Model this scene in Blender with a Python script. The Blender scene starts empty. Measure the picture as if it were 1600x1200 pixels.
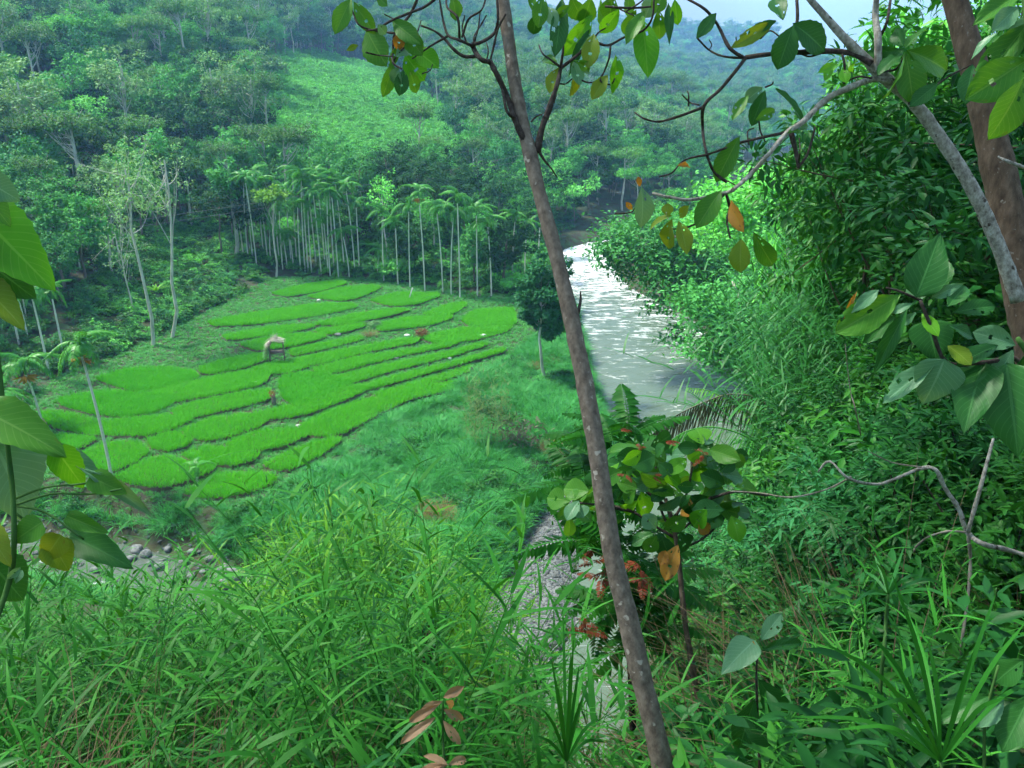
import bpy, math, random
import numpy as np
from mathutils import Matrix, Vector
rng = np.random.default_rng(11)
random.seed(11)
R = math.radians
S = bpy.context.scene
C = S.collection

# ------------------------------------------------------------------ camera, sky, sun, exposure
CAM = np.array([0.0, 0.0, 27.0]); PITCH = R(19.5); FPX = 1256.0
cd = bpy.data.cameras.new('camera'); cam = bpy.data.objects.new('camera', cd); C.objects.link(cam)
cam.location = CAM; cam.rotation_euler = (R(90) - PITCH, 0, 0)
cd.sensor_width = 36.0; cd.lens = 36.0 * FPX / 1600.0; cd.clip_start = 0.05; cd.clip_end = 9000
S.camera = cam
SUN_EL, SUN_AZ = R(56), R(-62)          # azimuth measured from +y towards +x: the light comes from the left, ahead
world = bpy.data.worlds.new('World'); S.world = world; world.use_nodes = True
wn = world.node_tree.nodes; wl = world.node_tree.links
bg = wn['Background']; sky = wn.new('ShaderNodeTexSky'); sky.sky_type = 'NISHITA'; sky.sun_disc = False
sky.sun_elevation = SUN_EL; sky.sun_rotation = SUN_AZ; sky.air_density = 1.0; sky.dust_density = 2.5; sky.ozone_density = 1.0
tcw = wn.new('ShaderNodeTexCoord'); nzw = wn.new('ShaderNodeTexNoise'); nzw.inputs['Scale'].default_value = 2.2; nzw.inputs['Detail'].default_value = 5
mpw = wn.new('ShaderNodeMapping'); mpw.inputs['Scale'].default_value = (1, 1, 2.5)
rpw = wn.new('ShaderNodeValToRGB'); rpw.color_ramp.elements[0].position = 0.36; rpw.color_ramp.elements[1].position = 0.62
mxw = wn.new('ShaderNodeMixRGB'); mxw.inputs[2].default_value = (4.0, 5.9, 7.8, 1)
wl.new(tcw.outputs['Generated'], mpw.inputs[0]); wl.new(mpw.outputs[0], nzw.inputs['Vector']); wl.new(nzw.outputs['Fac'], rpw.inputs[0])
wl.new(rpw.outputs[0], mxw.inputs[0]); wl.new(sky.outputs[0], mxw.inputs[1]); wl.new(mxw.outputs[0], bg.inputs[0])
bg.inputs[1].default_value = 0.10
sd = bpy.data.lights.new('sun', 'SUN'); sun = bpy.data.objects.new('sun', sd); C.objects.link(sun)
sd.energy = 4.6; sd.angle = R(7); sd.color = (1.0, 0.96, 0.88)
sdir = Vector((math.sin(SUN_AZ) * math.cos(SUN_EL), math.cos(SUN_AZ) * math.cos(SUN_EL), math.sin(SUN_EL)))
sun.rotation_euler = (-sdir).to_track_quat('-Z', 'Y').to_euler()
sun['kind'] = 'helper'; cam['kind'] = 'helper'
S.view_settings.view_transform = 'Standard'; S.view_settings.look = 'None'; S.view_settings.gamma = 1.0
S.view_settings.exposure = 1.0
S.cycles.use_denoising = True
S.cycles.max_bounces = 3; S.cycles.diffuse_bounces = 2; S.cycles.glossy_bounces = 1; S.cycles.transmission_bounces = 2
S.cycles.use_adaptive_sampling = True; S.cycles.adaptive_threshold = 0.08; S.cycles.adaptive_min_samples = 20
S.cycles.volume_bounces = 1; S.cycles.transparent_max_bounces = 8; S.cycles.sample_clamp_indirect = 4.0
HAZE_DENSITY = 0.00034

# ------------------------------------------------------------------ pixel <-> place helpers (used to survey where things stand)
FW = np.array([0, math.cos(PITCH), -math.sin(PITCH)]); RT = np.array([1.0, 0, 0]); UPV = np.array([0, math.sin(PITCH), math.cos(PITCH)])
def rayv(px, py): return FW + RT * (px - 800) / FPX - UPV * (py - 600) / FPX
def P(px, py, d): return CAM + rayv(px, py) * d
def G(px, py, z=0.0):
    r = rayv(px, py); return CAM + r * ((z - CAM[2]) / r[2])
def proj(p):
    q = np.asarray(p, float) - CAM; d = q @ FW
    return 800 + FPX * (q @ RT) / d, 600 - FPX * (q @ UPV) / d, d

# ------------------------------------------------------------------ materials
MATS = {}
def newmat(name):
    m = bpy.data.materials.new(name); m.use_nodes = True; MATS[name] = m
    return m, m.node_tree.nodes, m.node_tree.links, m.node_tree.nodes['Principled BSDF']
def leafmat(name, a, b, rough=0.5, trans=0.3, tint=(1.25, 1.1, 0.5), obj_w=0.5, spec=0.16):
    m, n, l, bs = newmat(name)
    oi = n.new('ShaderNodeObjectInfo'); ge = n.new('ShaderNodeNewGeometry')
    mx = n.new('ShaderNodeMath'); mx.operation = 'MULTIPLY'; mx.inputs[1].default_value = obj_w
    ad = n.new('ShaderNodeMath'); ad.operation = 'MULTIPLY_ADD'; ad.inputs[1].default_value = 1 - obj_w
    l.new(oi.outputs['Random'], mx.inputs[0]); l.new(ge.outputs['Random Per Island'], ad.inputs[0]); l.new(mx.outputs[0], ad.inputs[2])
    mc = n.new('ShaderNodeMixRGB'); mc.inputs[1].default_value = (*a, 1); mc.inputs[2].default_value = (*b, 1)
    l.new(ad.outputs[0], mc.inputs[0]); l.new(mc.outputs[0], bs.inputs['Base Color'])
    bs.inputs['Roughness'].default_value = rough; bs.inputs['Specular IOR Level'].default_value = spec
    tr = n.new('ShaderNodeBsdfTranslucent'); tm = n.new('ShaderNodeMixRGB'); tm.blend_type = 'MULTIPLY'; tm.inputs[0].default_value = 1
    tm.inputs[2].default_value = (*tint, 1); l.new(mc.outputs[0], tm.inputs[1]); l.new(tm.outputs[0], tr.inputs[0])
    ms = n.new('ShaderNodeMixShader'); ms.inputs[0].default_value = trans
    l.new(bs.outputs[0], ms.inputs[1]); l.new(tr.outputs[0], ms.inputs[2]); l.new(ms.outputs[0], n['Material Output'].inputs[0])
    return m
def bladeleaf(name, a, b, vein, rough=0.42, trans=0.35, spots=None):
    """broad leaf with veins drawn along its own UVs (v along the leaf, u across)"""
    m, n, l, bs = newmat(name)
    uv = n.new('ShaderNodeUVMap'); sp = n.new('ShaderNodeSeparateXYZ'); l.new(uv.outputs[0], sp.inputs[0])
    def mth(op, x, y=None, c=None):
        q = n.new('ShaderNodeMath'); q.operation = op
        for k, val in enumerate((x, y, c)):
            if val is None: continue
            if isinstance(val, (int, float)): q.inputs[k].default_value = val
            else: l.new(val, q.inputs[k])
        return q.outputs[0]
    au = mth('ABSOLUTE', mth('SUBTRACT', sp.outputs[0], 0.5))
    mid = mth('LESS_THAN', au, 0.022)
    sv = mth('FRACT', mth('MULTIPLY', mth('SUBTRACT', sp.outputs[1], mth('MULTIPLY', au, 0.55)), 11.0))
    side = mth('MULTIPLY', mth('LESS_THAN', sv, 0.13), 0.55)
    vn = mth('MAXIMUM', mid, side)
    oi = n.new('ShaderNodeObjectInfo'); nz = n.new('ShaderNodeTexNoise'); nz.inputs['Scale'].default_value = 9; nz.inputs['Detail'].default_value = 4
    tc = n.new('ShaderNodeTexCoord'); l.new(tc.outputs['Object'], nz.inputs['Vector'])
    f = mth('MULTIPLY_ADD', oi.outputs['Random'], 0.6, mth('MULTIPLY', nz.outputs['Fac'], 0.4))
    mc = n.new('ShaderNodeMixRGB'); mc.inputs[1].default_value = (*a, 1); mc.inputs[2].default_value = (*b, 1); l.new(f, mc.inputs[0])
    mv = n.new('ShaderNodeMixRGB'); mv.inputs[2].default_value = (*vein, 1); l.new(mc.outputs[0], mv.inputs[1]); l.new(mth('MULTIPLY', vn, 0.7), mv.inputs[0])
    out = mv.outputs[0]
    if spots:
        n2 = n.new('ShaderNodeTexNoise'); n2.inputs['Scale'].default_value = 4.5; n2.inputs['Detail'].default_value = 6; l.new(tc.outputs['Object'], n2.inputs['Vector'])
        rp = n.new('ShaderNodeValToRGB'); rp.color_ramp.elements[0].position = spots[1]; rp.color_ramp.elements[1].position = spots[1] + 0.12
        l.new(n2.outputs['Fac'], rp.inputs[0]); m3 = n.new('ShaderNodeMixRGB'); m3.inputs[2].default_value = (*spots[0], 1)
        l.new(rp.outputs[0], m3.inputs[0]); l.new(out, m3.inputs[1]); out = m3.outputs[0]
    l.new(out, bs.inputs['Base Color']); bs.inputs['Roughness'].default_value = rough; bs.inputs['Specular IOR Level'].default_value = 0.24
    bp = n.new('ShaderNodeBump'); bp.inputs['Strength'].default_value = 0.25; bp.inputs['Distance'].default_value = 0.01
    l.new(vn, bp.inputs['Height']); l.new(bp.outputs[0], bs.inputs['Normal'])
    tr = n.new('ShaderNodeBsdfTranslucent'); tm = n.new('ShaderNodeMixRGB'); tm.blend_type = 'MULTIPLY'; tm.inputs[0].default_value = 1
    tm.inputs[2].default_value = (1.5, 1.15, 0.4, 1); l.new(out, tm.inputs[1]); l.new(tm.outputs[0], tr.inputs[0])
    ms = n.new('ShaderNodeMixShader'); ms.inputs[0].default_value = trans
    l.new(bs.outputs[0], ms.inputs[1]); l.new(tr.outputs[0], ms.inputs[2]); l.new(ms.outputs[0], n['Material Output'].inputs[0])
    return m
def barkmat(name, cols, scale=6.0, stretch=0.3, bump=0.4, patch=None, rough=0.85, dist=0.01):
    m, n, l, bs = newmat(name)
    tc = n.new('ShaderNodeTexCoord'); mp = n.new('ShaderNodeMapping'); mp.inputs['Scale'].default_value = (1, 1, stretch)
    nz = n.new('ShaderNodeTexNoise'); nz.inputs['Scale'].default_value = scale; nz.inputs['Detail'].default_value = 8; nz.inputs['Roughness'].default_value = 0.65
    l.new(tc.outputs['Object'], mp.inputs[0]); l.new(mp.outputs[0], nz.inputs['Vector'])
    rp = n.new('ShaderNodeValToRGB'); e = rp.color_ramp.elements; e[0].position = 0.32; e[1].position = 0.7
    e[0].color = (*cols[0], 1); e[1].color = (*cols[-1], 1)
    if len(cols) == 3: q = e.new(0.5); q.color = (*cols[1], 1)
    l.new(nz.outputs['Fac'], rp.inputs[0]); out = rp.outputs[0]
    if patch:
        n2 = n.new('ShaderNodeTexNoise'); n2.inputs['Scale'].default_value = patch[1]; n2.inputs['Detail'].default_value = 5
        l.new(tc.outputs['Object'], n2.inputs['Vector'])
        r2 = n.new('ShaderNodeValToRGB'); r2.color_ramp.elements[0].position = patch[2]; r2.color_ramp.elements[1].position = patch[2] + 0.06
        l.new(n2.outputs['Fac'], r2.inputs[0]); m2 = n.new('ShaderNodeMixRGB'); m2.inputs[2].default_value = (*patch[0], 1)
        l.new(r2.outputs[0], m2.inputs[0]); l.new(out, m2.inputs[1]); out = m2.outputs[0]
    l.new(out, bs.inputs['Base Color']); bs.inputs['Roughness'].default_value = rough; bs.inputs['Specular IOR Level'].default_value = 0.2
    bp = n.new('ShaderNodeBump'); bp.inputs['Strength'].default_value = bump; bp.inputs['Distance'].default_value = dist
    l.new(nz.outputs['Fac'], bp.inputs['Height']); l.new(bp.outputs[0], bs.inputs['Normal'])
    return m

M = {}
M['rice'] = leafmat('rice', (0.06, 0.41, 0.014), (0.14, 0.58, 0.025), 0.6, 0.3, obj_w=0.35)
M['rice_dark'] = leafmat('rice_dark', (0.055, 0.40, 0.014), (0.11, 0.53, 0.02), 0.6, 0.3, obj_w=0.35)
M['bund'] = leafmat('bund_grass', (0.05, 0.29, 0.05), (0.13, 0.48, 0.11), 0.55, 0.25)
M['bank'] = leafmat('bank_grass', (0.022, 0.20, 0.032), (0.09, 0.46, 0.10), 0.5, 0.25)
M['straw'] = leafmat('straw', (0.07, 0.05, 0.025), (0.17, 0.13, 0.07), 0.8, 0.1, tint=(1, 1, .8))
M['drygrass'] = leafmat('dry_grass', (0.16, 0.14, 0.05), (0.30, 0.22, 0.09), 0.7, 0.2, tint=(1.1, 1, .8))
M['reed'] = leafmat('reed', (0.010, 0.10, 0.009), (0.05, 0.29, 0.025), 0.5, 0.2)
M['reed_b'] = leafmat('reed_mid', (0.02, 0.16, 0.015), (0.08, 0.36, 0.035), 0.5, 0.25)
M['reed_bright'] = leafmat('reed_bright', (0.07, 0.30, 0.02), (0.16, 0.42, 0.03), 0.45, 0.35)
M['tallgrass'] = leafmat('tall_grass', (0.014, 0.12, 0.022), (0.055, 0.26, 0.055), 0.45, 0.25)
M['shrub'] = leafmat('shrub_leaf', (0.007, 0.065, 0.011), (0.03, 0.185, 0.03), 0.45, 0.2)
M['shrub_b'] = leafmat('shrub_leaf_bright', (0.015, 0.11, 0.012), (0.055, 0.25, 0.025), 0.45, 0.22)
M['fern'] = leafmat('fern_leaf', (0.012, 0.12, 0.012), (0.05, 0.27, 0.022), 0.45, 0.3)
M['redleaf'] = leafmat('red_leaf', (0.20, 0.04, 0.02), (0.34, 0.09, 0.03), 0.5, 0.35, tint=(1.2, .7, .5))
M['palm'] = leafmat('palm_leaf', (0.035, 0.22, 0.03), (0.11, 0.42, 0.06), 0.4, 0.25)
M['palm_dead'] = leafmat('palm_dead', (0.10, 0.11, 0.065), (0.20, 0.20, 0.13), 0.8, 0.15, tint=(1, 1, .8))
M['palm_fruit'] = leafmat('palm_fruit', (0.35, 0.16, 0.02), (0.5, 0.28, 0.03), 0.6, 0.1)
CROWN = [('crown_dark', (0.012, 0.06, 0.022), (0.03, 0.12, 0.035)), ('crown_mid', (0.022, 0.105, 0.03), (0.05, 0.19, 0.05)),
         ('crown_light', (0.04, 0.17, 0.035), (0.09, 0.28, 0.06)), ('crown_olive', (0.035, 0.105, 0.028), (0.065, 0.165, 0.045)),
         ('crown_grey', (0.05, 0.13, 0.06), (0.11, 0.20, 0.09)), ('crown_teal', (0.015, 0.09, 0.035), (0.035, 0.16, 0.06))]
CM = {'crown_dark': (.9, 1.5), 'crown_teal': (1.1, 1.9), 'crown_mid': (1.35, 2.4), 'crown_light': (1.6, 2.7), 'crown_olive': (1.3, 2.2), 'crown_grey': (1.4, 2.4)}
for nm, a, b in CROWN: M[nm] = leafmat(nm, tuple(CM[nm][0] * q for q in a), (CM[nm][1] * b[0], CM[nm][1] * 1.12 * b[1], CM[nm][1] * .85 * b[2]), 0.6, 0.22, obj_w=0.6, spec=0.12)
M['clearing'] = leafmat('clearing_leaf', (0.07, 0.34, 0.05), (0.17, 0.55, 0.10), 0.6, 0.25)
M['yellowleaf'] = leafmat('yellow_leaf', (0.13, 0.36, 0.03), (0.24, 0.48, 0.05), 0.6, 0.3)
M['broad'] = bladeleaf('broad_leaf', (0.045, 0.20, 0.02), (0.09, 0.29, 0.025), (0.16, 0.36, 0.06), spots=((0.16, 0.17, 0.02), 0.62))
M['broad_dark'] = bladeleaf('broad_leaf_dark', (0.018, 0.11, 0.018), (0.035, 0.17, 0.025), (0.07, 0.24, 0.06), trans=0.22)
M['broad_yellow'] = bladeleaf('broad_leaf_yellow', (0.14, 0.27, 0.015), (0.22, 0.30, 0.02), (0.25, 0.36, 0.06), spots=((0.20, 0.10, 0.015), 0.60))
M['broad_orange'] = bladeleaf('broad_leaf_orange', (0.36, 0.15, 0.02), (0.42, 0.22, 0.03), (0.3, 0.25, 0.05), spots=((0.12, 0.05, 0.02), 0.56))
M['broad_pale'] = bladeleaf('broad_leaf_pale', (0.08, 0.24, 0.10), (0.14, 0.31, 0.15), (0.2, 0.4, 0.22), rough=0.38, trans=0.25)
M['broad_bright'] = bladeleaf('broad_leaf_bright', (0.08, 0.36, 0.015), (0.14, 0.44, 0.02), (0.2, 0.5, 0.06), trans=0.45)
M['pinkleaf'] = bladeleaf('pink_leaf', (0.30, 0.17, 0.10), (0.36, 0.24, 0.13), (0.4, 0.26, 0.16), trans=0.3)
M['bark_brown'] = barkmat('bark_brown', ((0.09, 0.07, 0.052), (0.17, 0.135, 0.10), (0.28, 0.23, 0.175)), 34, 0.6, 0.6, ((0.42, 0.38, 0.30), 26, 0.64), dist=0.006)
M['bark_tan'] = barkmat('bark_tan', ((0.055, 0.037, 0.024), (0.11, 0.077, 0.050), (0.18, 0.13, 0.088)), 26, 0.35, 0.8, ((0.20, 0.18, 0.145), 40, 0.64), dist=0.008)
M['bark_lichen'] = barkmat('bark_lichen', ((0.12, 0.105, 0.08), (0.30, 0.28, 0.225), (0.52, 0.51, 0.43)), 45, 0.7, 0.5, ((0.07, 0.055, 0.04), 24, 0.62), dist=0.005)
M['twig'] = barkmat('twig', ((0.02, 0.014, 0.012), (0.05, 0.038, 0.03), (0.10, 0.085, 0.07)), 60, 0.6, 0.4, dist=0.003)
M['bark_pale'] = barkmat('bark_pale', ((0.30, 0.30, 0.24), (0.50, 0.50, 0.42), (0.66, 0.66, 0.56)), 3, 0.2, 0.2)
M['bark_forest'] = barkmat('bark_forest', ((0.10, 0.085, 0.065), (0.22, 0.19, 0.15), (0.36, 0.32, 0.27)), 2.5, 0.2, 0.3)
M['palm_trunk'] = barkmat('palm_trunk', ((0.48, 0.52, 0.40), (0.62, 0.66, 0.54), (0.72, 0.74, 0.62)), 2.0, 3.0, 0.1)
M['palm_shaft'] = barkmat('palm_shaft', ((0.06, 0.22, 0.04), (0.10, 0.30, 0.06)), 3, 0.3, 0.1)
M['green_stem'] = barkmat('green_stem', ((0.03, 0.10, 0.02), (0.07, 0.17, 0.035)), 20, 0.3, 0.1)
M['deadwood'] = barkmat('deadwood', ((0.10, 0.082, 0.056), (0.25, 0.215, 0.16), (0.40, 0.36, 0.28)), 18, 0.4, 0.5, dist=0.006)
M['stump'] = barkmat('stump', ((0.02, 0.012, 0.008), (0.07, 0.04, 0.022), (0.15, 0.085, 0.05)), 22, 0.25, 0.9, dist=0.015)
M['stone'] = barkmat('stone', ((0.09, 0.10, 0.095), (0.17, 0.185, 0.175), (0.29, 0.30, 0.28)), 3, 1, 0.4, ((0.06, 0.12, 0.05), 1.4, 0.62), dist=0.03)
M['pebble'] = barkmat('pebble', ((0.05, 0.058, 0.055), (0.10, 0.112, 0.107), (0.19, 0.20, 0.19)), 3, 1, 0.4, dist=0.02)
M['white_stone'] = barkmat('white_stone', ((0.5, 0.5, 0.46), (0.72, 0.72, 0.68)), 4, 1, 0.2)
M['thatch'] = barkmat('thatch', ((0.32, 0.30, 0.23), (0.50, 0.48, 0.38), (0.66, 0.64, 0.54)), 25, 0.15, 0.7, dist=0.03)
M['pole'] = barkmat('pole', ((0.10, 0.08, 0.06), (0.24, 0.20, 0.15)), 12, 0.2, 0.3)
M['wire'] = barkmat('wire', ((0.12, 0.14, 0.14), (0.16, 0.18, 0.18)), 5, 1, 0.0)
# ground, hillside, gravel, water
def groundmat():
    m, n, l, bs = newmat('ground')
    tc = n.new('ShaderNodeTexCoord'); nz = n.new('ShaderNodeTexNoise'); nz.inputs['Scale'].default_value = 0.8; nz.inputs['Detail'].default_value = 9; nz.inputs['Roughness'].default_value = 0.7
    l.new(tc.outputs['Object'], nz.inputs['Vector'])
    rp = n.new('ShaderNodeValToRGB'); e = rp.color_ramp.elements
    e[0].position = 0.30; e[0].color = (0.025, 0.018, 0.010, 1); e[1].position = 0.75; e[1].color = (0.05, 0.13, 0.03, 1)
    q = e.new(0.48); q.color = (0.04, 0.045, 0.016, 1); q = e.new(0.6); q.color = (0.025, 0.085, 0.02, 1)
    l.new(nz.outputs['Fac'], rp.inputs[0]); l.new(rp.outputs[0], bs.inputs['Base Color']); bs.inputs['Roughness'].default_value = 0.95
    bp = n.new('ShaderNodeBump'); bp.inputs['Strength'].default_value = 0.8; bp.inputs['Distance'].default_value = 0.3
    l.new(nz.outputs['Fac'], bp.inputs['Height']); l.new(bp.outputs[0], bs.inputs['Normal'])
    return m
M['ground'] = groundmat()
M['mud'] = barkmat('mud', ((0.05, 0.045, 0.03), (0.10, 0.09, 0.05)), 1.5, 1, 0.5)
def gravelmat():
    m, n, l, bs = newmat('gravel')
    tc = n.new('ShaderNodeTexCoord'); vo = n.new('ShaderNodeTexVoronoi'); vo.inputs['Scale'].default_value = 7.5
    l.new(tc.outputs['Object'], vo.inputs['Vector'])
    rp = n.new('ShaderNodeValToRGB'); e = rp.color_ramp.elements
    e[0].color = (0.06, 0.07, 0.066, 1); e[1].color = (0.17, 0.185, 0.178, 1)
    sp = n.new('ShaderNodeSeparateColor'); l.new(vo.outputs['Color'], sp.inputs[0]); l.new(sp.outputs[0], rp.inputs[0])
    l.new(rp.outputs[0], bs.inputs['Base Color']); bs.inputs['Roughness'].default_value = 0.85
    bp = n.new('ShaderNodeBump'); bp.inputs['Strength'].default_value = 0.9; bp.inputs['Distance'].default_value = 0.06; bp.invert = True
    l.new(vo.outputs['Distance'], bp.inputs['Height']); l.new(bp.outputs[0], bs.inputs['Normal'])
    return m
M['gravel'] = gravelmat()
def watermat(name, a, b, foam_lo, bump=0.35, scale=0.9, rough=0.12):
    m, n, l, bs = newmat(name)
    tc = n.new('ShaderNodeTexCoord'); mp = n.new('ShaderNodeMapping'); mp.inputs['Scale'].default_value = (0.55, 1.0, 1)
    l.new(tc.outputs['Object'], mp.inputs[0])
    nz = n.new('ShaderNodeTexNoise'); nz.inputs['Scale'].default_value = scale; nz.inputs['Detail'].default_value = 7; nz.inputs['Roughness'].default_value = 0.6
    l.new(mp.outputs[0], nz.inputs['Vector'])
    n2 = n.new('ShaderNodeTexNoise'); n2.inputs['Scale'].default_value = 0.12; n2.inputs['Detail'].default_value = 3; l.new(tc.outputs['Object'], n2.inputs['Vector'])
    mc = n.new('ShaderNodeMixRGB'); mc.inputs[1].default_value = (*a, 1); mc.inputs[2].default_value = (*b, 1); l.new(n2.outputs['Fac'], mc.inputs[0])
    # white water: broken crests, more of it upstream where the bed is shallow
    sx = n.new('ShaderNodeSeparateXYZ'); l.new(tc.outputs['Object'], sx.inputs[0])
    mr = n.new('ShaderNodeMapRange'); mr.inputs[1].default_value = 76; mr.inputs[2].default_value = 160; mr.inputs[3].default_value = 0.0; mr.inputs[4].default_value = 0.24
    l.new(sx.outputs[1], mr.inputs[0])
    fz = n.new('ShaderNodeTexNoise'); fz.inputs['Scale'].default_value = 0.9; fz.inputs['Detail'].default_value = 9; fz.inputs['Roughness'].default_value = 0.68; fz.inputs['Distortion'].default_value = 0.6
    mp2 = n.new('ShaderNodeMapping'); mp2.inputs['Scale'].default_value = (0.45, 1.2, 1); l.new(tc.outputs['Object'], mp2.inputs[0]); l.new(mp2.outputs[0], fz.inputs['Vector'])
    ad = n.new('ShaderNodeMath'); l.new(fz.outputs['Fac'], ad.inputs[0]); l.new(mr.outputs[0], ad.inputs[1])
    rp = n.new('ShaderNodeValToRGB'); rp.color_ramp.elements[0].position = foam_lo; rp.color_ramp.elements[1].position = foam_lo + 0.16; l.new(ad.outputs[0], rp.inputs[0])
    mf = n.new('ShaderNodeMixRGB'); mf.inputs[2].default_value = (0.8, 0.83, 0.82, 1); l.new(rp.outputs[0], mf.inputs[0]); l.new(mc.outputs[0], mf.inputs[1])
    l.new(mf.outputs[0], bs.inputs['Base Color']); bs.inputs['IOR'].default_value = 1.33
    rr = n.new('ShaderNodeMapRange'); rr.inputs[3].default_value = rough; rr.inputs[4].default_value = 0.7; l.new(rp.outputs[0], rr.inputs[0]); l.new(rr.outputs[0], bs.inputs['Roughness'])
    bp = n.new('ShaderNodeBump'); bp.inputs['Strength'].default_value = bump; bp.inputs['Distance'].default_value = 0.25
    l.new(nz.outputs['Fac'], bp.inputs['Height']); l.new(bp.outputs[0], bs.inputs['Normal'])
    return m
M['water'] = watermat('river_water', (0.085, 0.135, 0.09), (0.125, 0.17, 0.12), 0.60, bump=0.4, rough=0.14)
M['creek'] = watermat('creek_water', (0.05, 0.075, 0.05), (0.10, 0.125, 0.095), 0.60, scale=2.2, rough=0.3)

# ------------------------------------------------------------------ mesh helpers
class MB:
    def __init__(s): s.v = []; s.f3 = []; s.f4 = []; s.n = 0; s.uv = {}
    def add(s, V, F3=None, F4=None):
        V = np.asarray(V, float).reshape(-1, 3)
        if F3 is not None and len(F3): s.f3.append(np.asarray(F3, int) + s.n)
        if F4 is not None and len(F4): s.f4.append(np.asarray(F4, int) + s.n)
        s.v.append(V); s.n += len(V)
    def tube(s, pts, rad, sides=8, cap=True, jitter=0.0):
        pts = np.asarray(pts, float); k = len(pts); rad = np.broadcast_to(np.asarray(rad, float), (k,))
        t = np.gradient(pts, axis=0); t /= np.linalg.norm(t, axis=1)[:, None] + 1e-9
        ref = np.array([0.31, 0.87, 0.12]) if abs(t[:, 2]).mean() > 0.5 else np.array([0.1, 0.05, 1.0])
        u = np.cross(t, ref); u /= np.linalg.norm(u, axis=1)[:, None] + 1e-9; w = np.cross(t, u)
        an = np.linspace(0, 2 * np.pi, sides, endpoint=False)
        rr = rad[:, None] * (1 + jitter * rng.normal(size=(k, sides)))
        V = pts[:, None] + rr[..., None] * (np.cos(an)[None, :, None] * u[:, None] + np.sin(an)[None, :, None] * w[:, None])
        i = np.arange(k - 1)[:, None] * sides; j = np.arange(sides)[None]; j2 = (j + 1) % sides
        F = np.stack([i + j, i + j2, i + sides + j2, i + sides + j], -1).reshape(-1, 4)
        V = V.reshape(-1, 3); F3 = []
        if cap:
            V = np.vstack([V, pts[-1:] + t[-1:] * rad[-1] * .5, pts[:1]]); a = k * sides
            F3 = [(a - sides + q, a - sides + (q + 1) % sides, a) for q in range(sides)] + [((q + 1) % sides, q, a + 1) for q in range(sides)]
        s.add(V, F3, F)
    def box(s, c, size, rot=None):
        h = np.array(size) / 2; q = np.array([(x, y, z) for x in (-1, 1) for y in (-1, 1) for z in (-1, 1)], float) * h
        if rot is not None: q = q @ np.array(rot).T
        s.add(q + np.array(c), None, [(0, 1, 3, 2), (4, 6, 7, 5), (0, 4, 5, 1), (2, 3, 7, 6), (0, 2, 6, 4), (1, 5, 7, 3)])
    def leaves(s, base, d, nrm, L, W, fold=0.12, droop=0.12, simple=False):
        base = np.asarray(base, float); N = len(base); L = np.broadcast_to(L, (N,))[:, None]; W = np.broadcast_to(W, (N,))[:, None]
        d = d / (np.linalg.norm(d, axis=1)[:, None] + 1e-9); sd = np.cross(d, nrm); sd /= np.linalg.norm(sd, axis=1)[:, None] + 1e-9; nn = np.cross(sd, d)
        m = base + d * L * .45
        if simple:
            V = np.stack([base, m + sd * W / 2, base + d * L - nn * L * droop, m - sd * W / 2], 1).reshape(-1, 3)
            s.add(V, None, np.arange(N * 4).reshape(N, 4)); return
        p1 = base + d * L * .28 - nn * L * droop * .10; p2 = base + d * L * .64 - nn * L * droop * .45; tp = base + d * L - nn * L * droop * 1.1
        V = np.stack([base, p1 + sd * W * .48 + nn * W * fold, p1, p1 - sd * W * .48 + nn * W * fold, p2 + sd * W * .38 + nn * W * fold, p2, p2 - sd * W * .38 + nn * W * fold, tp], 1).reshape(-1, 3)
        o = np.arange(N)[:, None] * 8
        F = np.concatenate([o + np.array([q]) for q in ([0, 2, 1], [0, 3, 2], [4, 5, 7], [5, 6, 7])], 0); Q = np.concatenate([o + np.array([q]) for q in ([1, 2, 5, 4], [2, 3, 6, 5])], 0)
        s.add(V, F, Q)
    def blades(s, base, up, out, L, W, seg=4, droop=0.6, lean=0.25, tip=0.05):
        """curved grass blades: start along up, bend to out"""
        base = np.asarray(base, float); N = len(base); L = np.broadcast_to(L, (N,))[:, None, None]; W = np.broadcast_to(W, (N,))[:, None, None]
        droop = np.broadcast_to(droop, (N,))[:, None, None]; lean = np.broadcast_to(lean, (N,))[:, None, None]
        t = np.linspace(0, 1, seg + 1)[None, :, None]
        up = up[:, None]; out = out[:, None]
        c = base[:, None] + L * (up * (t - droop * .55 * t ** 2.4) + out * (lean * t + droop * .75 * t ** 2))
        sd = np.cross(up, out); sd /= np.linalg.norm(sd, axis=2)[..., None] + 1e-9
        w = W * (np.minimum(1, 0.55 + t * 2.2) * (1 - t ** 2.2) + tip) * .5
        V = np.stack([c - sd * w, c + sd * w], 2).reshape(-1, 3)
        o = np.arange(N)[:, None, None] * (seg + 1) * 2; k = np.arange(seg)[None, :, None] * 2
        F = (o + k + np.array([0, 1, 3, 2])[None, None]).reshape(-1, 4)
        s.add(V, None, F)
    def mesh(s, name, mat=None, smooth=False):
        me = bpy.data.meshes.new(name); V = np.vstack(s.v); me.vertices.add(len(V)); me.vertices.foreach_set('co', V.ravel())
        f3 = np.vstack(s.f3) if s.f3 else np.zeros((0, 3), int); f4 = np.vstack(s.f4) if s.f4 else np.zeros((0, 4), int)
        loops = np.concatenate([f3.ravel(), f4.ravel()]); st = np.concatenate([np.arange(len(f3)) * 3, len(f3) * 3 + np.arange(len(f4)) * 4])
        me.loops.add(len(loops)); me.loops.foreach_set('vertex_index', loops.astype(np.int32))
        me.polygons.add(len(st)); me.polygons.foreach_set('loop_start', st.astype(np.int32))
        if smooth: me.polygons.foreach_set('use_smooth', np.ones(len(st), bool))
        if mat: me.materials.append(mat)
        me.update(calc_edges=True); me.validate()
        return me
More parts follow.
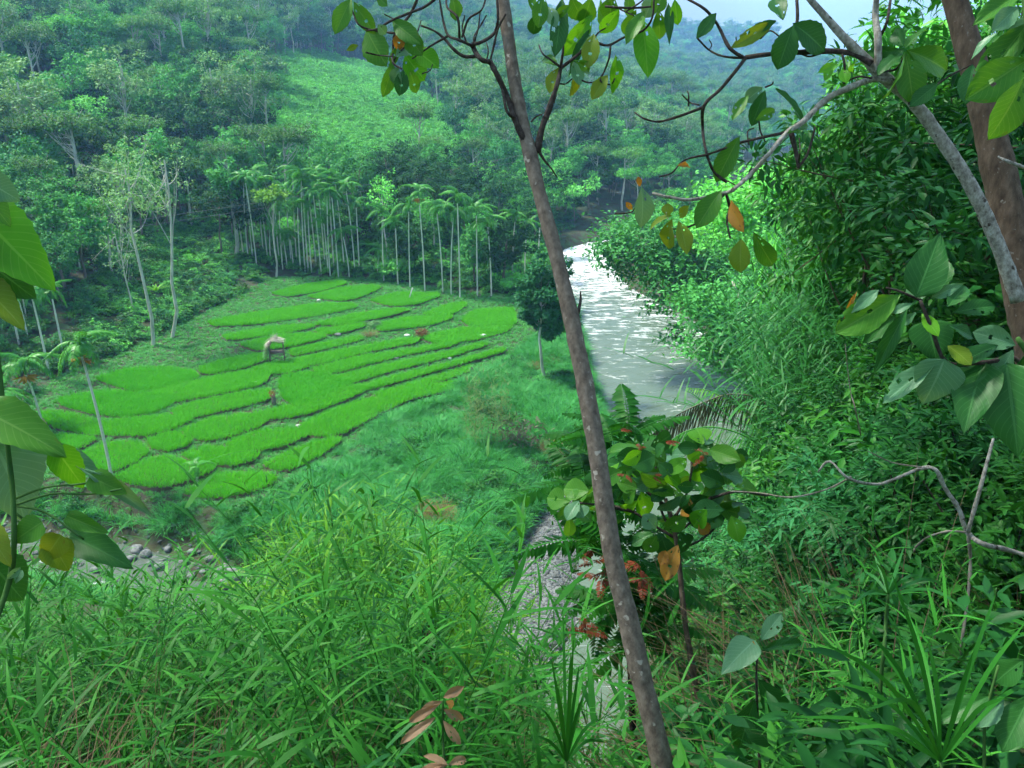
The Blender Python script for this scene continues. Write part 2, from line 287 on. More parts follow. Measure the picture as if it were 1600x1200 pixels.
def obj(name, me, parent=None, mat=None):
    o = bpy.data.objects.new(name, me); C.objects.link(o)
    if parent: o.parent = parent
    if mat is not None and me is not None and len(me.materials):
        o.material_slots[0].link = 'OBJECT'; o.material_slots[0].material = mat
    return o
def tag(o, label=None, cat=None, group=None, kind=None):
    if label: o['label'] = label
    if cat: o['category'] = cat
    if group: o['group'] = group
    if kind: o['kind'] = kind
    return o
def empty(name, loc, label, cat, group=None, rz=0.0, sc=1.0):
    e = bpy.data.objects.new(name, None); C.objects.link(e); e.location = loc; e.rotation_euler = (0, 0, rz); e.scale = (sc, sc, sc)
    e.empty_display_size = 0.2
    return tag(e, label, cat, group)
def child(name, me, parent, mat=None):
    return obj(name, me, parent, mat)
def wchild(name, me, parent, mat=None):
    """child whose mesh is in world coordinates"""
    o = obj(name, me, parent, mat); o.matrix_parent_inverse = parent.matrix_basis.inverted(); return o
def unit(v): v = np.asarray(v, float); return v / (np.linalg.norm(v) + 1e-9)
def runit(n): v = rng.normal(size=(n, 3)); return v / np.linalg.norm(v, axis=1)[:, None]
def spline(pts, n=None, vals=None):
    """Catmull-Rom through pts"""
    p = np.asarray(pts, float); k = len(p); n = n or (k - 1) * 4 + 1
    q = np.vstack([2 * p[:1] - p[1:2], p, 2 * p[-1:] - p[-2:-1]]); t = np.linspace(0, k - 1 - 1e-6, n); i = t.astype(int); f = (t - i)[:, None]
    a, b, c, d = q[i], q[i + 1], q[i + 2], q[i + 3]
    out = .5 * ((2 * b) + (-a + c) * f + (2 * a - 5 * b + 4 * c - d) * f ** 2 + (-a + 3 * b - 3 * c + d) * f ** 3)
    if vals is None: return out
    return out, np.interp(t, np.arange(k), vals)

# geometry-node scatter, one object of uncountable stuff
_proto = {}
def protos(key, meshes):
    col = bpy.data.collections.new('proto_' + key)
    for i, me in enumerate(meshes):
        o = bpy.data.objects.new('%s_%02d' % (key, i), me); col.objects.link(o)
    _proto[key] = (col, len(meshes)); return col
def scatter(name, key, pts, rot, scl, idx=None, label=None, cat=None, parent=None, kind='stuff'):
    pts = np.asarray(pts, float); N = len(pts)
    if N == 0: return None
    col, nv = _proto[key]
    me = bpy.data.meshes.new(name); me.vertices.add(N); me.vertices.foreach_set('co', pts.ravel())
    if idx is None: idx = rng.integers(0, nv, N)
    scl = np.asarray(scl, float)
    if scl.ndim == 1: scl = np.repeat(scl[:, None], 3, 1)
    for nm, ty, val in (('rot', 'FLOAT_VECTOR', rot), ('scl', 'FLOAT_VECTOR', scl)):
        at = me.attributes.new(nm, ty, 'POINT'); at.data.foreach_set('vector', np.asarray(val, np.float32).ravel())
    at = me.attributes.new('idx', 'INT', 'POINT'); at.data.foreach_set('value', np.asarray(idx, np.int32))
    o = obj(name, me, parent); tag(o, label, cat, None, kind)
    gk = 'scatter_' + key; ng = bpy.data.node_groups.get(gk)
    if ng is None:
        ng = bpy.data.node_groups.new(gk, 'GeometryNodeTree')
        ng.interface.new_socket('Geometry', in_out='INPUT', socket_type='NodeSocketGeometry'); ng.interface.new_socket('Geometry', in_out='OUTPUT', socket_type='NodeSocketGeometry')
        n = ng.nodes; l = ng.links; gi = n.new('NodeGroupInput'); go = n.new('NodeGroupOutput')
        ip = n.new('GeometryNodeInstanceOnPoints'); ci = n.new('GeometryNodeCollectionInfo'); ci.inputs['Collection'].default_value = col
        ci.inputs['Separate Children'].default_value = True; ci.inputs['Reset Children'].default_value = True
        ip.inputs['Pick Instance'].default_value = True
        def na(nm, ty):
            q = n.new('GeometryNodeInputNamedAttribute'); q.data_type = ty; q.inputs[0].default_value = nm; return q
        er = n.new('FunctionNodeEulerToRotation')
        l.new(na('rot', 'FLOAT_VECTOR').outputs[0], er.inputs[0]); l.new(er.outputs[0], ip.inputs['Rotation'])
        l.new(na('scl', 'FLOAT_VECTOR').outputs[0], ip.inputs['Scale']); l.new(na('idx', 'INT').outputs[0], ip.inputs['Instance Index'])
        l.new(gi.outputs[0], ip.inputs['Points']); l.new(ci.outputs[0], ip.inputs['Instance']); l.new(ip.outputs[0], go.inputs[0])
    md = o.modifiers.new('scatter', 'NODES'); md.node_group = ng
    return o
def rots(N, tilt=0.12): return np.stack([rng.normal(0, tilt, N), rng.normal(0, tilt, N), rng.uniform(0, 2 * np.pi, N)], 1)

# ------------------------------------------------------------------ terrain
def inpoly(x, y, poly):
    poly = np.asarray(poly); r = np.zeros(np.shape(x), bool); j = len(poly) - 1
    for i in range(len(poly)):
        xi, yi = poly[i][:2]; xj, yj = poly[j][:2]
        r ^= ((yi > y) != (yj > y)) & (x < (xj - xi) * (y - yi) / (yj - yi + 1e-12) + xi); j = i
    return r
def dpoly(x, y, pl):
    pl = np.asarray(pl); best = np.full(np.shape(x), 1e9)
    for a, b in zip(pl[:-1], pl[1:]):
        dx, dy = b[0] - a[0], b[1] - a[1]; t = np.clip(((x - a[0]) * dx + (y - a[1]) * dy) / (dx * dx + dy * dy + 1e-9), 0, 1)
        best = np.minimum(best, np.hypot(x - a[0] - t * dx, y - a[1] - t * dy))
    return best
def sm(t): t = np.clip(t, 0, 1); return t * t * (3 - 2 * t)
def wob(x, y, s, seed=0.0):
    return (np.sin(x / s + 1.3 + seed) * np.cos(y / s * .9 + .4 - seed) + .5 * np.sin(x / s * 2.1 - y / s * 1.7 + 2 + seed) + .28 * np.sin(x / s * 4.3 + y / s * 3.9 + seed * 2)) / 1.8
WZ = -2.0
RL = [(-2, 8), (0, 20)] + [tuple(G(a, b, WZ)[:2]) for a, b in ((832, 1200), (850, 1100), (864, 1040), (884, 1000), (902, 950), (905, 880), (914, 800), (955, 745), (985, 715), (985, 690), (945, 650), (936, 620), (928, 590), (915, 545), (903, 500), (888, 450), (868, 396))]
RL += [(14, 170), (30, 184), (60, 212), (105, 330), (170, 455), (310, 720), (600, 1300)]
RR = [(3, 8), (4.5, 20)] + [tuple(G(a, b, WZ)[:2]) for a, b in ((1000, 1200), (990, 1100), (990, 1000), (1015, 950), (1060, 880), (1120, 800), (1185, 745), (1200, 690), (1185, 645), (1168, 600), (1132, 550), (1085, 500), (985, 450), (942, 396))]
RR += [(25, 163), (40, 172), (74, 202), (122, 320), (188, 445), (332, 708), (625, 1290)]
RIVER = RL + RR[::-1]
RBANK = RR + [(2000, 1290), (2000, -60), (3, -60)]
HFOOT = [(-160, 36), (-80, 52), tuple(G(20, 640)[:2]), tuple(G(90, 590)[:2]), tuple(G(200, 545)[:2]), tuple(G(330, 482)[:2]), tuple(G(430, 432)[:2]), tuple(G(560, 432)[:2]), tuple(G(700, 452)[:2]), tuple(G(810, 462)[:2]), tuple(G(850, 430)[:2]), (10, 174), (27, 192), (54, 222), (96, 340), (158, 466), (290, 735), (560, 1310)]
HILL = HFOOT + [(560, 4000), (-2500, 4000), (-2500, 36)]
CREEK = [tuple(G(a, b, -1.9)[:2]) for a, b in ((-420, 815), (-150, 830), (0, 850), (150, 872), (330, 920), (560, 1000), (760, 1055), (880, 1085))]
GRAVEL = [tuple(G(a, b, -1.5)[:2]) for a, b in ((812, 836), (856, 770), (912, 742), (906, 800), (906, 900), (906, 955), (884, 1010), (840, 1050), (760, 1035), (680, 1000), (705, 950), (780, 905))]
NY = np.array([-10, 0, 1.5, 4, 8, 14, 20, 27, 33, 40, 60.])
NA = np.array([-1.2, -.48, -.16, 0, .096, .2, .31, .40, .48, .72, 1.2])
NT = np.array([[27, 25.5, 24.4, 22.0, 19.2, 15.4, 9.6, 3, -4, -8, -20], [26, 25.3, 24.2, 21.8, 18.8, 15.0, 8.2, 1, -5, -9, -20],
               [26, 25.3, 24.2, 21.8, 19.4, 16.6, 10.8, 2, -5, -9, -20], [26, 25.3, 24.1, 21.4, 18.0, 12.8, 6, -1, -5, -9, -20],
               [26, 25.3, 24.2, 21.2, 16.4, 9.6, 3, -3, -6, -9, -20], [26, 25.3, 24.4, 22.0, 18.2, 12.2, 6, 0, -4, -7, -20],
               [26, 25.4, 24.4, 22.8, 20.2, 16.4, 13, 10, 7, 3, -12], [26.2, 25.4, 24.5, 23.2, 21.8, 20.0, 18.4, 16.8, 14.5, 11, -4],
               [26.5, 25.4, 24.6, 23.6, 22.9, 22.2, 21.4, 20.4, 19, 16.5, 4],
               [27.5, 25.6, 24.8, 24.3, 24.6, 25.0, 25.3, 25.4, 25, 24, 14], [30, 27, 26, 25.8, 27, 28.5, 29.5, 30, 30, 29, 20]])
def near(x, y):
    a = np.clip(x / (np.maximum(y, 0) + 1.0), -1.19, 1.19); k = np.clip(np.searchsorted(NA, a) - 1, 0, len(NA) - 2); f = sm((a - NA[k]) / (NA[k + 1] - NA[k]))
    cols = np.stack([np.interp(y, NY, r) for r in NT]); idx = np.indices(np.shape(x))
    sel = lambda kk: np.take_along_axis(cols.reshape(len(NA), -1), kk.reshape(1, -1), 0).reshape(np.shape(x))
    return sel(k) * (1 - f) + sel(k + 1) * f
def H(x, y):
    x = np.asarray(x, float); y = np.asarray(y, float); sh = x.shape; x = x.ravel(); y = y.ravel()
    z = 0.12 * wob(x, y, 5)
    s = np.where(inpoly(x, y, HILL), dpoly(x, y, HFOOT), 0)
    hz = 0.05 * np.minimum(s, 12) + 0.16 * s + 0.00034 * np.minimum(s, 330) ** 2 + 0.19 * np.maximum(s - 330, 0)
    hz = hz + np.minimum(s / 40, 1) * (2.2 * wob(x, y, 26) + np.minimum(s / 150, 1) * 9 * wob(x, y, 95, 1.0))
    hz = 165 - np.log1p(np.exp(np.clip((165 - hz) / 18, -30, 30))) * 18
    z = np.where(s > 0, z + hz, z)
    t = np.where(inpoly(x, y, RBANK), dpoly(x, y, RR), 0)
    cap = np.interp(y, [0, 45, 75, 110, 160, 300, 500], [60, 38, 22, 12, 7, 8, 14])
    bz = -2 + cap * (1 - np.exp(-1.15 * t / cap)) + np.minimum(t / 10, 1) * wob(x, y, 8) * 1.0
    bz = bz + np.maximum(t - 70, 0) * 0.10 * sm((y - 60) / 60)
    z = np.where(t > 0, bz, z)
    dr = np.minimum(dpoly(x, y, RL), dpoly(x, y, RR)); inr = inpoly(x, y, RIVER)
    left = ~inr & (t <= 0)
    z = np.where(left, np.minimum(z, -2.0 + (0.85 + .3 * wob(x, y, 3)) * dr + 0.05), z)
    z = np.where(inr, -2.0 - np.minimum(dr * .5, 1.0), z)
    dc = dpoly(x, y, CREEK)
    z = np.where(t <= 0, np.minimum(z, np.where(dc < 3.2, -2.15 + .22 * wob(x, y, 1.7), -2.1 + (dc - 3.2) * (0.9 + .3 * wob(x, y, 4, 2)))), z)
    ig = inpoly(x, y, GRAVEL); dg = dpoly(x, y, GRAVEL + GRAVEL[:1]); 
    z = np.where((t <= 0) & ~ig & ~inr, np.minimum(z, -1.62 + dg * (.75 + .3 * wob(x, y, 2.2))), z)
    z = np.where(ig, np.maximum(-2.05 + np.minimum(dg * .35, .5), z * 0 - 2.05) + .05 * wob(x, y, 2), z)
    far1 = 60 * sm((y - 520) / 700) * (1 + .18 * wob(x, y, 260, 3)); far2 = 46 * sm((y - 1350) / 500) * (1 + .22 * wob(x, y, 420, 5))
    z = np.where(y > 560, np.maximum(z, far1 + far2 + 4 * wob(x, y, 70) * sm((y - 560) / 200)), z)
    nz = near(x, y) + .22 * wob(x, y, 1.4) + .1 * wob(x, y, .5)
    z = np.maximum(z, nz)
    return z.reshape(sh)
def onground(px, py):
    """first point of the terrain along the sight line of a pixel"""
    d = np.concatenate([np.linspace(1.5, 60, 400), np.geomspace(60, 3000, 900)]); r = rayv(px, py); q = CAM + r[None] * d[:, None]
    hit = np.nonzero(H(q[:, 0], q[:, 1]) >= q[:, 2])[0]
    return q[hit[0]] if len(hit) else q[-1]
rows = np.concatenate([np.arange(-9, 30, 0.45), 30 + np.cumsum(np.linspace(.5, 1.1, 150)), np.geomspace(152, 2000, 150)])
cols = np.linspace(-1.05, 1.05, 330)
gx = cols[None] * (rows[:, None] + 16); gy = np.repeat(rows[:, None], len(cols), 1); gz = H(gx, gy)
mb = MB(); nr, nc = gx.shape; i = np.arange(nr - 1)[:, None] * nc; j = np.arange(nc - 1)[None]
mb.add(np.stack([gx, gy, gz], -1), None, np.stack([i + j, i + j + 1, i + nc + j + 1, i + nc + j], -1).reshape(-1, 4))
ground = obj('ground', mb.mesh('ground', M['ground'], True)); tag(ground, 'brown earth of the valley floor and the forested hillsides', None, None, 'structure')
def sheet(name, poly, z, mat, res, rag=0.0):
    """flat sheet that fills a polygon, gridded"""
    p = np.array(poly); x0, y0 = p.min(0)[:2]; x1, y1 = p.max(0)[:2]
    xs = np.arange(x0, x1 + res, res); ys = np.arange(y0, y1 + res, res); X, Y = np.meshgrid(xs, ys); ins = inpoly(X, Y, poly) | (dpoly(X, Y, list(poly) + [poly[0]]) < res * 1.2)
    m = MB(); k = ins[:-1, :-1] | ins[1:, :-1] | ins[:-1, 1:] | ins[1:, 1:]; ii, jj = np.nonzero(k); w = len(xs); a = ii * w + jj
    Z = z + (rag * wob(X, Y, 1.1) if rag else X * 0)
    m.add(np.stack([X, Y, Z], -1), None, np.stack([a, a + 1, a + w + 1, a + w], -1))
    me = m.mesh(name, mat, True); return obj(name, me)
NL, NK = 900, 61
L_ = spline([(a, b, WZ) for a, b in RL], 160); Rr = spline([(a, b, WZ) for a, b in RR], 160); ts = np.concatenate([np.linspace(0, 125, 840, endpoint=False), np.linspace(125, 159, 60)])
L_ = np.stack([np.interp(ts, np.arange(160), L_[:, q]) for q in range(3)], 1); Rr = np.stack([np.interp(ts, np.arange(160), Rr[:, q]) for q in range(3)], 1)
mb = MB(); k = np.linspace(-0.12, 1.12, NK)[None, :, None]; V = L_[:, None] * (1 - k) + Rr[:, None] * k; X, Y = V[..., 0], V[..., 1]
amp = np.interp(Y, [30, 60, 85, 115, 150], [.006, .02, .045, .09, .16])
V[..., 2] = WZ + amp * (wob(X * .8, Y * 1.3, .55, 1) + .8 * wob(X * .6 + Y * .3, Y * 1.5, .27, 3) + .6 * wob(X, Y, 1.6, 2))
i = np.arange(NL - 1)[:, None] * NK; j = np.arange(NK - 1)[None]
mb.add(V.reshape(-1, 3), None, np.stack([i + j, i + j + 1, i + NK + 1 + j, i + NK + j], -1).reshape(-1, 4))
tag(obj('river_water', mb.mesh('river_water', M['water'], True)), 'murky grey green river with white rapids beyond the rice fields', None, None, 'structure')
cw = np.array(CREEK); t_ = np.gradient(cw, axis=0); t_ /= np.linalg.norm(t_, axis=1)[:, None]; nn = np.stack([-t_[:, 1], t_[:, 0]], 1)
mb = MB(); V = np.concatenate([np.c_[cw + nn * 2.2, np.full(len(cw), -2.06)], np.c_[cw - nn * 2.2, np.full(len(cw), -2.06)]]); q = len(cw)
mb.add(V, None, [(a, a + 1, q + a + 1, q + a) for a in range(q - 1)])
tag(obj('creek_water', mb.mesh('creek_water', M['creek'], True)), 'shallow pale creek running between stones below the field', None, None, 'structure')
gc = np.mean(GRAVEL, 0); gs = [(gc[0] + (a - gc[0]) * 1.06, gc[1] + (b - gc[1]) * 1.04) for a, b in GRAVEL]
X, Y = np.meshgrid(np.linspace(*(np.array(gs)[:, 0].min(), np.array(gs)[:, 0].max()), 60), np.linspace(np.array(gs)[:, 1].min(), np.array(gs)[:, 1].max(), 80))
ins = inpoly(X, Y, gs); mb = MB(); kk = ins[:-1, :-1] & ins[1:, :-1] & ins[:-1, 1:] & ins[1:, 1:]; ii, jj = np.nonzero(kk); a = ii * 60 + jj
mb.add(np.stack([X, Y, H(X, Y) + 0.03 - .12 * (wob(X, Y, 1.0) > .35) * (dpoly(X, Y, gs + gs[:1]) < .6)], -1), None, np.stack([a, a + 1, a + 61, a + 60], -1))
tag(obj('gravel_bar', mb.mesh('gravel_bar', M['gravel'], True)), 'grey gravel bar beside the green pool of the river', None, None, 'structure')

# ------------------------------------------------------------------ plant prototypes
def ring(n, tilt=0.25):
    a = rng.uniform(0, 2 * np.pi, n); out = np.stack([np.cos(a), np.sin(a), np.zeros(n)], 1)
    up = out * np.abs(rng.normal(0, tilt, n))[:, None] + np.array([0, 0, 1.0]); up /= np.linalg.norm(up, axis=1)[:, None]
    return up, out
def tuft(n, L, W, spread, mat, droop=(0.2, 0.7), seg=3, lean=0.2, name='tuft'):
    m = MB(); up, out = ring(n); b = out * (spread * np.sqrt(rng.uniform(0, 1, n)))[:, None]
    m.blades(b, up, out, L * rng.uniform(.6, 1.15, n), W * rng.uniform(.7, 1.2, n), seg, rng.uniform(*droop, n), lean * rng.uniform(0, 1.5, n))
    return m.mesh(name, mat)
def reedstem(m, base, h, nl, LL, WW, bend):
    a = rng.uniform(0, 6.28); o = np.array([math.cos(a), math.sin(a), 0]); t = np.linspace(0, 1, 6)[:, None]
    c = base + np.array([0, 0, 1]) * h * (t - .18 * bend * t ** 2) + o * h * bend * t ** 2 * .6
    m.tube(c, np.linspace(.006, .002, 6), 3, False)
    tt = np.linspace(.18, 1, nl); p = np.stack([np.interp(tt, t[:, 0], c[:, k]) for k in range(3)], 1)
    an = a + np.arange(nl) * np.pi + rng.normal(0, .7, nl); out = np.stack([np.cos(an), np.sin(an), np.zeros(nl)], 1)
    up = out * rng.uniform(.5, 1.0, nl)[:, None] + np.array([0, 0, 1.0]); up /= np.linalg.norm(up, axis=1)[:, None]
    m.blades(p, up, out, LL * rng.uniform(.6, 1.15, nl) * (1 - .3 * tt), WW * rng.uniform(.7, 1.2, nl), 4, rng.uniform(.35, .9, nl), .35)
def reeds(n, h, LL, WW, mat, nl=11, spread=.3, bend=.5, name='reed'):
    m = MB()
    for _ in range(n):
        a = rng.uniform(0, 6.28); r = spread * math.sqrt(rng.uniform()); reedstem(m, np.array([r * math.cos(a), r * math.sin(a), 0]), h * rng.uniform(.6, 1.15), nl, LL, WW, bend * rng.uniform(.2, 1.4))
    return m.mesh(name, mat)
protos('rice_tuft', [tuft(13, .50, .035, .10, M['rice'], (.1, .5), 2, .25) for _ in range(4)])
protos('rice_tuft_dark', [tuft(13, .55, .035, .10, M['rice_dark'], (.1, .5), 2, .25) for _ in range(3)])
protos('bund_tuft', [tuft(22, .40, .05, .20, M['bund'], (.3, 1.0), 3, .4) for _ in range(4)])
protos('bank_tuft', [tuft(40, 1.05, .04, .34, M['bank'], (.3, 1.3), 4, .4) for _ in range(5)])
protos('dry_tuft', [tuft(40, .8, .02, .25, M['drygrass'], (.3, 1.2), 4, .4) for _ in range(3)])
protos('reed_clump', [reeds(5, 2.7, .42, .030, M[mt], 22, .5, .7) for mt in ('reed', 'reed', 'reed_b', 'tallgrass', 'reed_b', 'reed')])
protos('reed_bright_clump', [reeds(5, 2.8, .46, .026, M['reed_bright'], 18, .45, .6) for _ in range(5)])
protos('straw_tuft', [tuft(26, 1.1, .006, .3, M['straw'], (.2, 1.2), 5, .6) for _ in range(3)])
protos('cane_clump', [reeds(7, 5.2, .85, .05, M['tallgrass'], 24, .5, .75) for _ in range(4)])
protos('tall_clump', [tuft(60, 2.6, .06, .35, M['tallgrass'], (.5, 1.15), 6, .3) for _ in range(4)])
protos('near_tuft', [tuft(30, .8, .010, .16, M['reed'], (.3, 1.1), 5, .3) for _ in range(4)])

def bush(n, rx, rz, L, W, mat, clusters=30, name='bush', up=0.5, zc=None, flat=0.5):
    """leafy dome: leaves gathered in whorls at twig ends"""
    m = MB(); zc = rz * .75 if zc is None else zc
    d = runit(clusters); d[:, 2] = np.abs(d[:, 2]) * 1.05 - .28; r = rng.uniform(.55, 1.0, clusters)
    cc = d * r[:, None] * np.array([rx, rx, rz]) * (1 + .25 * rng.normal(size=(clusters, 1))) + np.array([0, 0, zc])
    k = rng.integers(0, clusters, n); b = cc[k] + rng.normal(0, .5, (n, 3)) * L * np.array([1, 1, flat])
    out = d[k] * .6 + runit(n) * .9; out[:, 2] = out[:, 2] * .55 - .05; out /= np.linalg.norm(out, axis=1)[:, None]
    nrm = np.array([0, 0, 1.0]) + runit(n) * (1 - up)
    m.leaves(b, out, nrm, L * rng.uniform(.6, 1.2, n), W * rng.uniform(.7, 1.2, n), .14, .16)
    return m, cc
def stems(cc, n, r, mat, base_r=.08, name='stem', sides=4):
    m = MB()
    for c in cc[rng.permutation(len(cc))[:n]]:
        b = np.array([*(rng.normal(0, base_r, 2)), -.15]); mid = b * .4 + c * .6 + np.array([0, 0, -.15 * np.linalg.norm(c - b)]) * .3
        m.tube(spline([b, mid, c], 6), np.linspace(r, r * .35, 6), sides, False)
    return m.mesh(name, mat)
UNDER = []
for mt in ('shrub', 'shrub_b', 'crown_mid', 'crown_teal'):
    for _ in range(2): UNDER.append(bush(230, 1.1, .8, .30, .13, M[mt], 26)[0].mesh('undergrowth', M[mt]))
protos('under', UNDER)
HERB = [bush(190, .5, .4, .16, .042, M[mt], 24, zc=.22)[0].mesh('herb', M[mt]) for mt in ('shrub', 'shrub_b', 'reed', 'shrub')]
protos('herb', HERB)
protos('weed', [bush(70, .42, .36, .22, .085, M[mt], 16, zc=.25)[0].mesh('weed', M[mt], True) for mt in ('shrub', 'shrub_b', 'fern', 'reed')])
protos('hill_shrub', [bush(200, 1.6, 1.3, .5, .3, M[mt], 24)[0].mesh('hill_shrub', M[mt]) for mt in ('clearing', 'clearing', 'crown_light', 'clearing')])

def tree(h, rx, rz, mat, bark, n=2600, clumps=46, leaf=.42, trunk_r=.2, sparse=1.0, fork=.55, lean=.06, shape='round', limbs=9, simple=True, lw=.62):
    """returns (trunk mesh, crown mesh), base at the origin"""
    t = MB(); c = MB(); top = h - rz * .9
    a = rng.uniform(0, 6.28); le = np.array([math.cos(a), math.sin(a), 0]) * lean * h
    hz = np.linspace(0, 1, 7)[:, None]; wig = np.cumsum(rng.normal(0, .012 * h, (7, 3)), 0) * np.array([1, 1, 0]); wig[0] = 0
    ax = np.array([0, 0, 1]) * hz * top * 1.12 + le * hz ** 1.5 + wig
    t.tube(np.vstack([[0, 0, -.6], ax]), np.concatenate([[trunk_r * 1.35], np.linspace(trunk_r * 1.1, trunk_r * .38, 7)]), 7, False)
    cen = np.array([0, 0, h - rz]) + le
    d = runit(clumps); d[:, 2] = d[:, 2] * .8 + .22
    if shape == 'umbrella': d[:, 2] = np.abs(d[:, 2]) * .7
    if shape == 'cone': d[:, :2] *= (1.1 - .8 * np.clip(d[:, 2], -.3, 1))[:, None]
    rr = rng.uniform(.35, 1.0, clumps) ** .6; lump = 1 + .22 * rng.normal(size=clumps)
    cc = cen + d * (rr * lump)[:, None] * np.array([rx, rx, rz])
    for q in rng.permutation(clumps)[:limbs]:
        f = rng.uniform(fork, .98); b = np.array([np.interp(f, hz[:, 0], ax[:, k]) for k in range(3)])
        mid = (b + cc[q]) / 2 + np.array([0, 0, -.06 * h]) * rng.uniform(-.2, 1)
        t.tube(spline([b, mid, cc[q]], 6), np.linspace(trunk_r * .34, trunk_r * .07, 6), 5, False)
        if limbs > 12:
            for _ in range(3):
                e2 = cc[q] + rng.normal(0, .16 * rx, 3) + [0, 0, .1 * rx]; b2 = mid * .4 + cc[q] * .6; t.tube(spline([b2, (b2 + e2) / 2 + [0, 0, .04 * h * rng.uniform(-.5, .5)], e2], 4), np.linspace(trunk_r * .09, trunk_r * .03, 4), 3, False)
    n = int(n * sparse); k = rng.integers(0, clumps, n); sz = rx * rng.uniform(.14, .26, clumps)
    b = cc[k] + runit(n) * (sz[k] * rng.uniform(.3, 1, n) ** .5)[:, None] * np.array([1, 1, .62])
    out = (b - cc[k]); out = out / (np.linalg.norm(out, axis=1)[:, None] + 1e-6) + runit(n) * .7; out[:, 2] -= .15
    nrm = np.array([0, 0, .9]) + (b - cc[k]) / sz[k][:, None] * .6 + runit(n) * .5
    c.leaves(b, out, nrm, leaf * rng.uniform(.6, 1.3, n), leaf * lw * rng.uniform(.7, 1.2, n), simple=simple, droop=.18)
    return t.mesh('trunk', bark, True), c.mesh('crown', mat, not simple)
FOREST = []
SPECS = [('crown_dark', 14, 4.6, 4.6, 'bark_forest', 'round', 1.0), ('crown_mid', 15, 5.0, 4.8, 'bark_forest', 'round', 1.0), ('crown_mid', 13, 4.0, 5.2, 'bark_forest', 'cone', 1.0),
         ('crown_light', 12, 4.6, 3.6, 'bark_pale', 'round', .9), ('crown_olive', 20, 4.6, 3.8, 'bark_pale', 'umbrella', .75), ('crown_grey', 20, 4.0, 5.0, 'bark_pale', 'round', .6),
         ('crown_teal', 14, 4.8, 5.2, 'bark_forest', 'round', 1.0), ('crown_dark', 12, 4.2, 5.0, 'bark_forest', 'cone', 1.0), ('crown_light', 15, 5.4, 4.0, 'bark_pale', 'umbrella', .85),
         ('crown_teal', 21, 4.4, 3.8, 'bark_pale', 'umbrella', .8), ('crown_grey', 22, 4.2, 4.4, 'bark_pale', 'umbrella', .5), ('crown_olive', 13, 4.6, 4.8, 'bark_forest', 'round', .9)]
for mt, h, rx, rz, bk, shp, spn in SPECS: FOREST.append((mt, *tree(h, rx, rz, M[mt], M[bk], 3000, 50, .50, .2 if h < 19 else .3, spn, shape=shp, limbs=9 if h < 19 else 14)))
def joined(tr, cr):
    me = bpy.data.meshes.new('tree'); V = []; F = []; mi = []; off = 0
    for k, s in enumerate((tr, cr)):
        n = len(s.vertices); co = np.empty(n * 3); s.vertices.foreach_get('co', co); V.append(co.reshape(-1, 3))
        for p in s.polygons: F.append([v + off for v in p.vertices]); mi.append(k)
        off += n; me.materials.append(s.materials[0])
    me.from_pydata(np.vstack(V).tolist(), [], F); me.polygons.foreach_set('material_index', np.array(mi, np.int32)); me.update(); return me
protos('forest', [joined(t, c) for _, t, c in FOREST])

# palm
def frond(L, W, mat, n=34, arch=.55, ll=.5, lw=.045, droop=.5, name='frond', up=.75):
    """palm frond: starts at the origin along +x and up, arching over"""
    m = MB(); t = np.linspace(0, 1, 12)
    c = np.stack([L * (t * .80 + .1 * t ** 2), 0 * t, L * (up * t - (up + arch) * t ** 2 * .75)], 1)
    m.tube(c, np.linspace(.022, .004, 12) * L / 2, 4, False)
    tt = np.linspace(.10, .99, n); p = np.stack([np.interp(tt, t, c[:, k]) for k in range(3)], 1)
    tan = np.gradient(c, axis=0); tan = np.stack([np.interp(tt, t, tan[:, k]) for k in range(3)], 1); tan /= np.linalg.norm(tan, axis=1)[:, None]
    for s in (-1, 1):
        side = np.array([0, s, 0.0]); d = side * .8 + tan * .55 + np.array([0, 0, .18]) + rng.normal(0, .08, (n, 3)); d /= np.linalg.norm(d, axis=1)[:, None]
        o = np.cross(np.cross(d, np.array([0, 0, -1.0])), d); o /= np.linalg.norm(o, axis=1)[:, None] + 1e-6
        l = ll * np.sin(np.pi * (.15 + .8 * tt)) ** .7 * rng.uniform(.85, 1.1, n)
        m.blades(p, d, o, l, lw, 3, droop * rng.uniform(.6, 1.3, n), .02)
    return m.mesh(name, mat)
FR = [frond(2.6, .5, M['palm'], 28, .75, .8, .09, .8), frond(2.4, .5, M['palm'], 26, 1.0, .8, .09, .9), frond(2.5, .5, M['palm'], 26, .6, .8, .09, .7)]
def palm_parts(h, seed, thick=.10):
    m = MB(); r = np.random.default_rng(seed); k = 9; t = np.linspace(0, 1, k)[:, None]; a = r.uniform(0, 6.28); b = np.array([math.cos(a), math.sin(a), 0]) * r.uniform(.2, .75)
    c = np.array([0, 0, 1]) * t * h + b * t ** 2; c = np.vstack([[0, 0, -.4], c]); m.tube(c, np.concatenate([[thick * 1.5], np.linspace(thick * 1.15, thick * .8, k)]), 8, False)
    s = MB(); top = c[-1]; s.tube(np.array([top - [0, 0, .05], top + [0, 0, .35], top + [0, 0, .8]]), [thick * .95, thick * 1.15, thick * .5], 8)
    return m.mesh('trunk', M['palm_trunk'], True), s.mesh('crown_shaft', M['palm_shaft'], True), top + np.array([0, 0, .72])
PALMS = [palm_parts(1.0 * hh, 40 + q) for q, hh in enumerate((12.0, 12.0, 12.0, 12.0))]
def fruit_mesh():
    m = MB()
    for _ in range(40):
        d = unit(np.array([rng.normal(), rng.normal(), -abs(rng.normal()) - .4])); m.tube(spline([np.zeros(3), d * .25 + [0, 0, .05], d * .55], 4), [.012, .014, .02], 3) if False else None
        m.leaves(np.array([d * rng.uniform(.0, .2)]), np.array([d]), np.array([[1, .2, .3]]), .45, .09)
    return m.mesh('fruit_bunch', M['palm_fruit'])
FRUIT = fruit_mesh()
